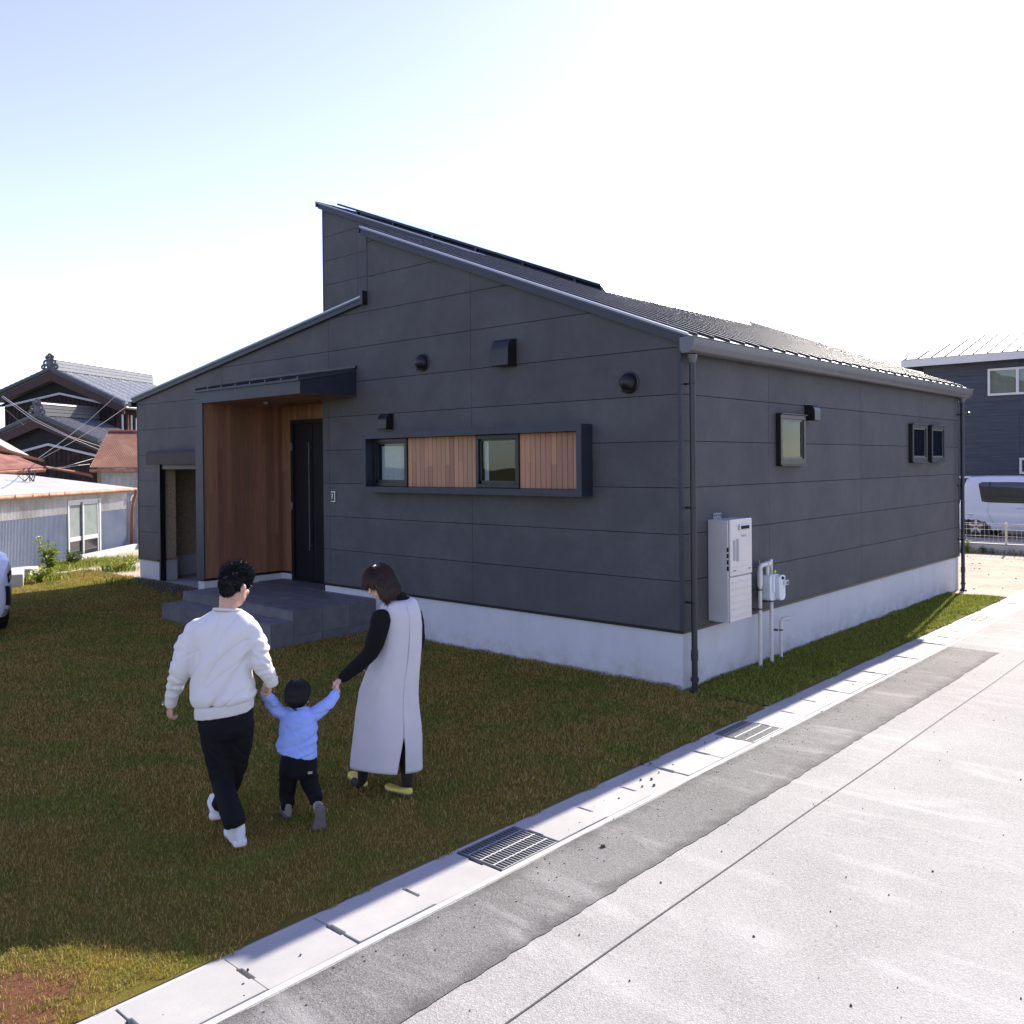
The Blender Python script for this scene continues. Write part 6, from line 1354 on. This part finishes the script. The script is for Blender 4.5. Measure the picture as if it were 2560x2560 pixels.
# dress: open shell of rings, back seam that parts into a slit low down
DR_ = [(326, 1495, 1603, .058), (334, 1468, 1624, .078), (352, 1440, 1643, .100), (385, 1428, 1656, .118), (430, 1425, 1668, .128), (500, 1422, 1674, .132), (600, 1412, 1673, .135), (700, 1385, 1669, .140), (780, 1345, 1664, .146), (880, 1312, 1660, .155), (980, 1298, 1663, .165), (1080, 1285, 1677, .172), (1180, 1270, 1680, .178), (1260, 1257, 1677, .182), (1322, 1250, 1675, .184)]
NA = 96; FS = math.acos(.50); rows_ = []; ysm = np.linspace(326, 1322, 72)
for y_ in ysm:
    xl = np.interp(y_, [a[0] for a in DR_], [a[1] for a in DR_]); xr = np.interp(y_, [a[0] for a in DR_], [a[2] for a in DR_]); dr = np.interp(y_, [a[0] for a in DR_], [a[3] for a in DR_])
    cx_ = (xl + xr) / 2; c = P5(cx_, y_, WD); hw = (xr - xl) / 2 * sc(WD); gap = max(0, (y_ - 1125) / 200) ** .8 * .30; row = []
    bot = max(0, (y_ - 1150) / 172)
    for j in range(NA + 1):
        q = -FS + gap * .45 + (2 * math.pi - gap) * (j / NA); a, e = math.cos(q), math.sin(q)
        # folds grow towards the hem
        ph = q * 1.0; fold = (.004 + .016 * max(0, (y_ - 600) / 720)) * (math.sin(3 * ph + y_ * .004 + .6) * .55 + .45 * math.sin(5 * ph - y_ * .003)) + .004 * ridge(q * 1.7, y_ * .004, 2.2)
        dz = -.040 * bot * max(0, a) - .004 * bot * (1 - a)
        row.append(c + VR * (hw * math.copysign(abs(a) ** .92, a) + fold * a) + VF * (dr * math.copysign(abs(e) ** .92, e) + fold * e) + VZ * (dz + .012 * e * (1 - min(1, (y_ - 326) / 120))))
    rows_.append(row)
m = MB(); m.grid(rows_); me = m.mesh('dress', 70); o = put('dress', me, 'dress_greige', wom); so_ = o.modifiers.new('thick', 'SOLIDIFY'); so_.thickness = .004; so_.offset = 1
pk = BB(); pk.tube([P5(1322, 762, WD - .135), P5(1345, 768, WD - .145), P5(1372, 760, WD - .150), P5(1392, 735, WD - .150)], .0028, 6); pk.build('pocket_edge', 'dress_greige', wom, 50)
shoe(wom, Vector(g1) + VR * .005 + VZ * .018, dirv(-.62, .80, .10), VZ, .225, .082, 'flat'); shoe(wom, Vector(g2) + VR * .006 + VZ * .018, dirv(-.86, .55, .0), VZ, .225, .082, 'flat')
b = BB(); rg_ = P5(1152, 858, WD - .30); b.tube([rg_ + VR * .010 * math.cos(q) + VZ * .010 * math.sin(q) for q in np.linspace(0, 6.283, 17)], .0016, 6, False); b.build('ring', 'gold_ring', wom, 50)
cap = BB(); A = (WR, WF, WU)
cap.ball(wc + WU * .050 - WF * .010, (.082, .100, .082), A, 20, 12); cap.ball(wc + WU * .0 - WF * .045, (.086, .066, .085), A, 18, 10); cap.ball(wc - WU * .055 - WF * .060, (.078, .050, .065), A); cap.ball(wc + WU * .055 + WF * .055, (.066, .040, .040), A)
for q in (-1, 1): cap.ball(wc + WR * q * .066 - WU * .035 - WF * .030, (.020, .042, .080), A)
capm = remesh(cap, .006, 4, 'cap')
def wom_hair(p, n, r_):
    h = (p - wc).dot(WU); fr_ = (p - wc).dot(WF); dn = -WU * .8 - VZ * .4; t = dn - n * dn.dot(n); crown = wc + WU * .10 - WF * .03; away = (p - crown) - n * (p - crown).dot(n)
    if h > .06 and away.length > .001: t = away.normalized() * .8 + t * .3
    t = t.normalized() if t.length > .05 else WF; s_ = n.cross(t); ln = r_.uniform(.05, .085); w_ = r_.uniform(-.12, .12)
    if fr_ > .05 and h < .06: ln *= .5
    P = [p - n * .004]; 
    for k_ in (.3, .6, 1.0): P.append(p + (t + s_ * w_ * k_ - (VZ * .35 * k_ * k_)).normalized() * ln * k_ + n * (.003 * math.sin(k_ * 3.1) - .004 * k_ + r_.uniform(-.001, .002)))
    return (P, .0040)
spec = cap_strands(capm, 6500, 5, wom_hair)
put('hair', hair_mesh(capm, spec), 'hair_brown', wom)

# ---- the child
BD = 5.68
boy = thing('person', tuple(ground(c5(862, 1668))), 'toddler in light blue shirt and black trousers, both arms raised between the two adults', 'person', 'family walking to the house')
gb = Vector(ground(c5(862, 1668))); DB = (gb - Vector(CAM)).dot(Vector(AF))
kc = P5(930, 928, BD); kf = dirv(.05, .96, -.22); ku = dirv(0, .22, .97)
bb = BB(); KR, KF, KU = head(bb, kc, kf, ku, .82)
bb.limb([P5(938, 965, BD), P5(940, 995, BD), P5(940, 1020, BD)], [.036, .036, .045])
bb.loft([ring(890, 1000, 1010, BD, .04), ring(840, 1025, 1050, BD, .065), ring(840, 1020, 1150, BD, .07), ring(860, 1005, 1270, BD, .06), ring(870, 1000, 1330, BD, .055)])
bl_ = [(850, 1032, BD), (790, 985, BD - .03), (752, 930, BD - .08), (727, 880, BD - .13)]; br_ = [(1028, 1032, BD), (1088, 985, BD + .03), (1130, 938, BD + .07), (1166, 888, BD + .13)]
bb.limb([P5(*p) for p in bl_], [.034, .030, .026, .020]); bb.limb([P5(*p) for p in br_], [.034, .030, .026, .020])
hand(bb, P5(728, 884, BD - .13), dirv(-.05, -.1, 1), dirv(.8, .2, 0), -1, .50, .9, .3); hand(bb, P5(1166, 892, BD + .13), dirv(.0, .1, 1), dirv(-.8, .2, 0), 1, .50, .9, .3)
k1 = [(878, 1370, BD), (868, 1440, BD), (864, 1520, BD + .01), (866, 1610, DB + .03)]; k2 = [(985, 1370, BD), (1006, 1450, BD), (1026, 1508, BD - .06)]
bb.limb([P5(*p) for p in k1], [.040, .030, .026, .026]); bb.limb([P5(*p) for p in k2], [.040, .030, .026])
put('body', remesh(bb, .0045, 2, 'body'), 'skin_light', boy); face_bits(boy, kc, KR, KF, KU, .82)
sh = BB(); sh.loft([ring(893, 992, 988, BD, .045), ring(862, 1018, 1002, BD, .065), ring(836, 1040, 1028, BD, .082), ring(820, 1044, 1075, BD, .092), ring(813, 1043, 1150, BD, .098), ring(800, 1043, 1215, BD, .104, -.006), ring(802, 1042, 1250, BD, .106, -.022), ring(808, 1040, 1262, BD, .104, -.028)], 30, 2.4)
sh.limb([P5(*p) for p in bl_[:3]] + [P5(727, 888, BD - .12)], [.050, .044, .037, .029], 16, False); sh.ball(P5(*bl_[0]), .048); sh.limb([P5(*p) for p in br_[:3]] + [P5(1164, 896, BD + .12)], [.050, .044, .037, .028], 16, False); sh.ball(P5(*br_[0]), .048)
put('shirt', wrinkle(remesh(sh, .006, 4, 'shirt'), lambda l, d, z: .006 * ridge(l * 3.0 + z * 2, z * 15 - l * 5, .7) + .008 * crease(l * 3 + z * 2, z * 10 - l * 4, 3.1, .09) + .004 * ridge(l * 14, z * 22 + l * 9, d * 10)), 'shirt_blue', boy)
b = BB(); b.tube([P5(941, 990, BD) + VR * .056 * math.cos(q) + VF * .050 * math.sin(q) - VZ * .012 * math.sin(q) for q in np.linspace(0, 6.283, 25)], .0075, 8, False); b.build('shirt_collar', 'shirt_blue', boy, 60)
tr = BB(); tr.loft([ring(842, 1036, 1235, BD, .088), ring(824, 1040, 1310, BD, .096), ring(822, 1042, 1370, BD, .090), ring(840, 1025, 1405, BD, .07)], 28, 2.4)
tr.limb([P5(*p) for p in [(878, 1370, BD), (868, 1440, BD), (864, 1520, BD + .01), (868, 1588, DB)]], [.064, .055, .048, .043], 16, 1); tr.limb([P5(*p) for p in [(985, 1370, BD), (1006, 1450, BD), (1030, 1515, BD - .07), (1044, 1550, BD - .12)]], [.064, .056, .046, .041], 16, 1)
put('trousers', wrinkle(remesh(tr, .007, 4, 'trousers'), lambda l, d, z: .0065 * ridge(l * 5, z * 22 + l * 6, d * 5)), 'jeans_black', boy)
b = BB(); q0 = P5(1003, 1380, BD - .088); b.add([q0 + VR * x + VZ * z for x, z in ((-.014, -.009), (.014, -.006), (.014, .009), (-.014, .006))] + [q0 + VR * x + VZ * z - VF * .003 for x, z in ((-.014, -.009), (.014, -.006), (.014, .009), (-.014, .006))], [(0, 1, 2, 3), (4, 5, 6, 7), (0, 1, 5, 4), (1, 2, 6, 5), (2, 3, 7, 6), (3, 0, 4, 7)]); b.build('pocket_label', 'print_grey', boy)
shoe(boy, gb + VR * .016 - VF * .01 + VZ * .014, dirv(-.40, .91, 0), VZ, .158, .080, 'boot')
shoe(boy, P5(1072, 1572, BD - .20) - VF * .02, dirv(-.06, -.12, -1), dirv(-.35, .92, -.1), .162, .082, 'boot')
cap = BB(); A = (KR, KF, KU); s_ = .82
cap.ball(kc + KU * .044 - KF * .010, (.075 * 1.0, .086, .074), A, 20, 12); cap.ball(kc + KU * .008 - KF * .034, (.072, .060, .062), A, 18, 10); cap.ball(kc + KU * .03 + KF * .045, (.056, .040, .045), A)
capm = remesh(cap, .005, 3, 'cap')
def boy_hair(p, n, r_):
    crown = kc + KU * .12 - KF * .03; a = (p - crown); t = a - n * a.dot(n) - KU * .02; t = t.normalized() if t.length > .004 else KF; s_ = n.cross(t); ln = r_.uniform(.022, .034)
    return ([p - n * .002, p + (t + s_ * r_.uniform(-.2, .2)) * ln * .5 + n * .003, p + t * ln - n * .002], .0032)
spec = cap_strands(capm, 5200, 8, boy_hair)
put('hair', hair_mesh(capm, spec), 'hair_black', boy)
# ------------------------------------------------------------------ leafy plants and small debris
def m_leaf(name, a, b):
    m = bpy.data.materials.new(name); m.use_nodes = True; n = m.node_tree; n.nodes.clear(); MATS[name] = m; v = worldpos(n); out = N(n, 'ShaderNodeOutputMaterial')
    c = mixc(n, noise_tex(n, 14, 3, .6, v), a, b); df = N(n, 'ShaderNodeBsdfPrincipled'); tl = N(n, 'ShaderNodeBsdfTranslucent'); mx = N(n, 'ShaderNodeMixShader'); mx.inputs[0].default_value = .45
    df.inputs['Roughness'].default_value = .45; L(n, c, df.inputs['Base Color']); L(n, c, tl.inputs[0]); L(n, df.outputs[0], mx.inputs[1]); L(n, tl.outputs[0], mx.inputs[2]); L(n, mx.outputs[0], out.inputs[0])
m_leaf('leaf_yellow', (.30, .34, .03), (.16, .24, .03)); m_leaf('leaf_green', (.08, .15, .025), (.05, .10, .02)); pm('stem', (.12, .09, .04), (.09, .07, .03), 8, .8)
def leaf(m, p, d, n, l, w):
    s = d.cross(n).normalized(); m.add([p, p + d * l * .45 + s * w / 2 + n * .01, p + d * l - n * l * .15, p + d * l * .45 - s * w / 2 + n * .01], [(0, 1, 2), (0, 2, 3)])
def bush(g, h, spread, nst, nl, mat, lab, name='small_bush', llen=.09, group=None):
    t = thing(name, tuple(g), lab, 'bush' if 'bush' in name else 'weed', group); rb = random.Random(int(abs(g[0] * 100))); st = MB(); lf = MB()
    for i in range(nst):
        q = rb.uniform(0, 6.28); e = Vector((math.cos(q) * spread * rb.uniform(.1, 1), math.sin(q) * spread * rb.uniform(.1, 1), h * rb.uniform(.55, 1))); g_ = Vector(g); P = [g_ - Vector((0, 0, .02)), g_ + e * .4 + Vector((0, 0, h * .12)), g_ + e * .8, g_ + e]; st.tube(P, [.008, .006, .004, .002], 5)
        for k in range(nl):
            u = rb.uniform(.15, 1); b = P[0].lerp(P[3], u); z = rb.uniform(0, 6.28); d = Vector((math.cos(z), math.sin(z), rb.uniform(-.1, .7))).normalized(); leaf(lf, b, d, Vector((rb.uniform(-.3, .3), rb.uniform(-.3, .3), 1)).normalized(), llen * rb.uniform(.6, 1.2), llen * .55)
    st.build('stems', 'stem', t, 60); lf.build('leaves', mat, t)
bush(ground(c7(525, 1085)), .75, .26, 9, 26, 'leaf_yellow', 'upright yellow green bush beside the concrete block by the shed', llen=.12)
bush(ground(c7(400, 1160)), .30, .35, 10, 16, 'leaf_yellow', 'low spreading yellow green bush at the foot of the upright one', llen=.10)
bush(ground(c7(1255, 1025)), .22, .50, 14, 16, 'leaf_yellow', 'low bright green weed patch beside the left house corner', 'weed_clump', .08)
bush(ground(c7(760, 985)), .42, .45, 14, 18, 'leaf_green', 'dark green weed clump under the shed doors', 'weed_clump', .12)
bush((float(on(c8(425, 1560), 1, YFn - .10)[0]), YFn - .1, 0), .30, .12, 6, 14, 'leaf_yellow', 'small bright weed at the block wall by the far downpipe', 'weed_clump', .07)
bush((float(on(c8(740, 1620), 1, YFn - .10)[0]), YFn - .1, 0), .17, .14, 6, 12, 'leaf_green', 'small dark weed against the block wall below the fence', 'weed_clump', .06)
# pebbles: dark chips on slabs and asphalt, stones on the dirt lot
rp = random.Random(31); pv = MB()
def chip(x, y, z, r):
    o = len(pv.v); pts = [(r * rp.uniform(.7, 1.2) * math.cos(q), r * rp.uniform(.6, 1.2) * math.sin(q)) for q in [k * 1.2566 for k in range(5)]]
    pv.add([(x + a, y + b, z) for a, b in pts] + [(x + a * .6, y + b * .6, z + r * .8) for a, b in pts], [(5, 6, 7, 8, 9)] + [(k, (k + 1) % 5, (k + 1) % 5 + 5, k + 5) for k in range(5)])
for i in range(800): 
    y = rp.uniform(-6.5, 4); x = 1.34 + abs(rp.gauss(0, .16)) if rp.random() < .75 else rp.uniform(1.3, 4); chip(x, y, .002, rp.choice([.002, .003, .003, .004, .005, .007]))
for i in range(46): chip(rp.uniform(.93, 1.25), rp.uniform(-6, 5), .004, rp.choice([.003, .004, .006, .008]))
for (x, y, r) in ((1.05, -2.30, .010), (1.10, -2.24, .012), (1.13, -2.40, .009), (1.18, -2.33, .012), (.88, -2.02, .014), (.92, -1.98, .012), (1.5, -3.36, .02)): chip(x, y, .004, r)
pv.build('debris', pm('chip_dark', (.045, .043, .04), (.08, .075, .07), 20, .85), None, None, kind='stuff', label='scattered dark asphalt chips on the slabs and road edge', category='debris')
pv = MB()
for i in range(130): x, y = rp.uniform(-5, .8), rp.uniform(8.6, 15.5); chip(x, y, -.013, rp.choice([.008, .012, .016, .022]))
pv.build('stones', 'bare_ground', None, None, kind='stuff', label='small stones scattered over the bare dirt lot', category='stones')
# gravel heap at the storage opening
pv = MB()
for i in range(900):
    x, y = rp.uniform(-11.1, -7.6), -.03 - abs(rp.gauss(0, .22)); chip(x, y, float(zg(x)) + .003 + .03 * max(0, 1 + y * 2), rp.uniform(.012, .028))
pv.build('gravel', pm('gravel_dark', (.06, .06, .065), (.10, .10, .105), 12, .9), None, None, kind='stuff', label='dark gravel along the storage opening', category='gravel')
S.cycles.max_bounces = 6; S.cycles.diffuse_bounces = 3; S.cycles.glossy_bounces = 3; S.cycles.transmission_bounces = 4; S.cycles.transparent_max_bounces = 6; S.cycles.caustics_reflective = False; S.cycles.caustics_refractive = False
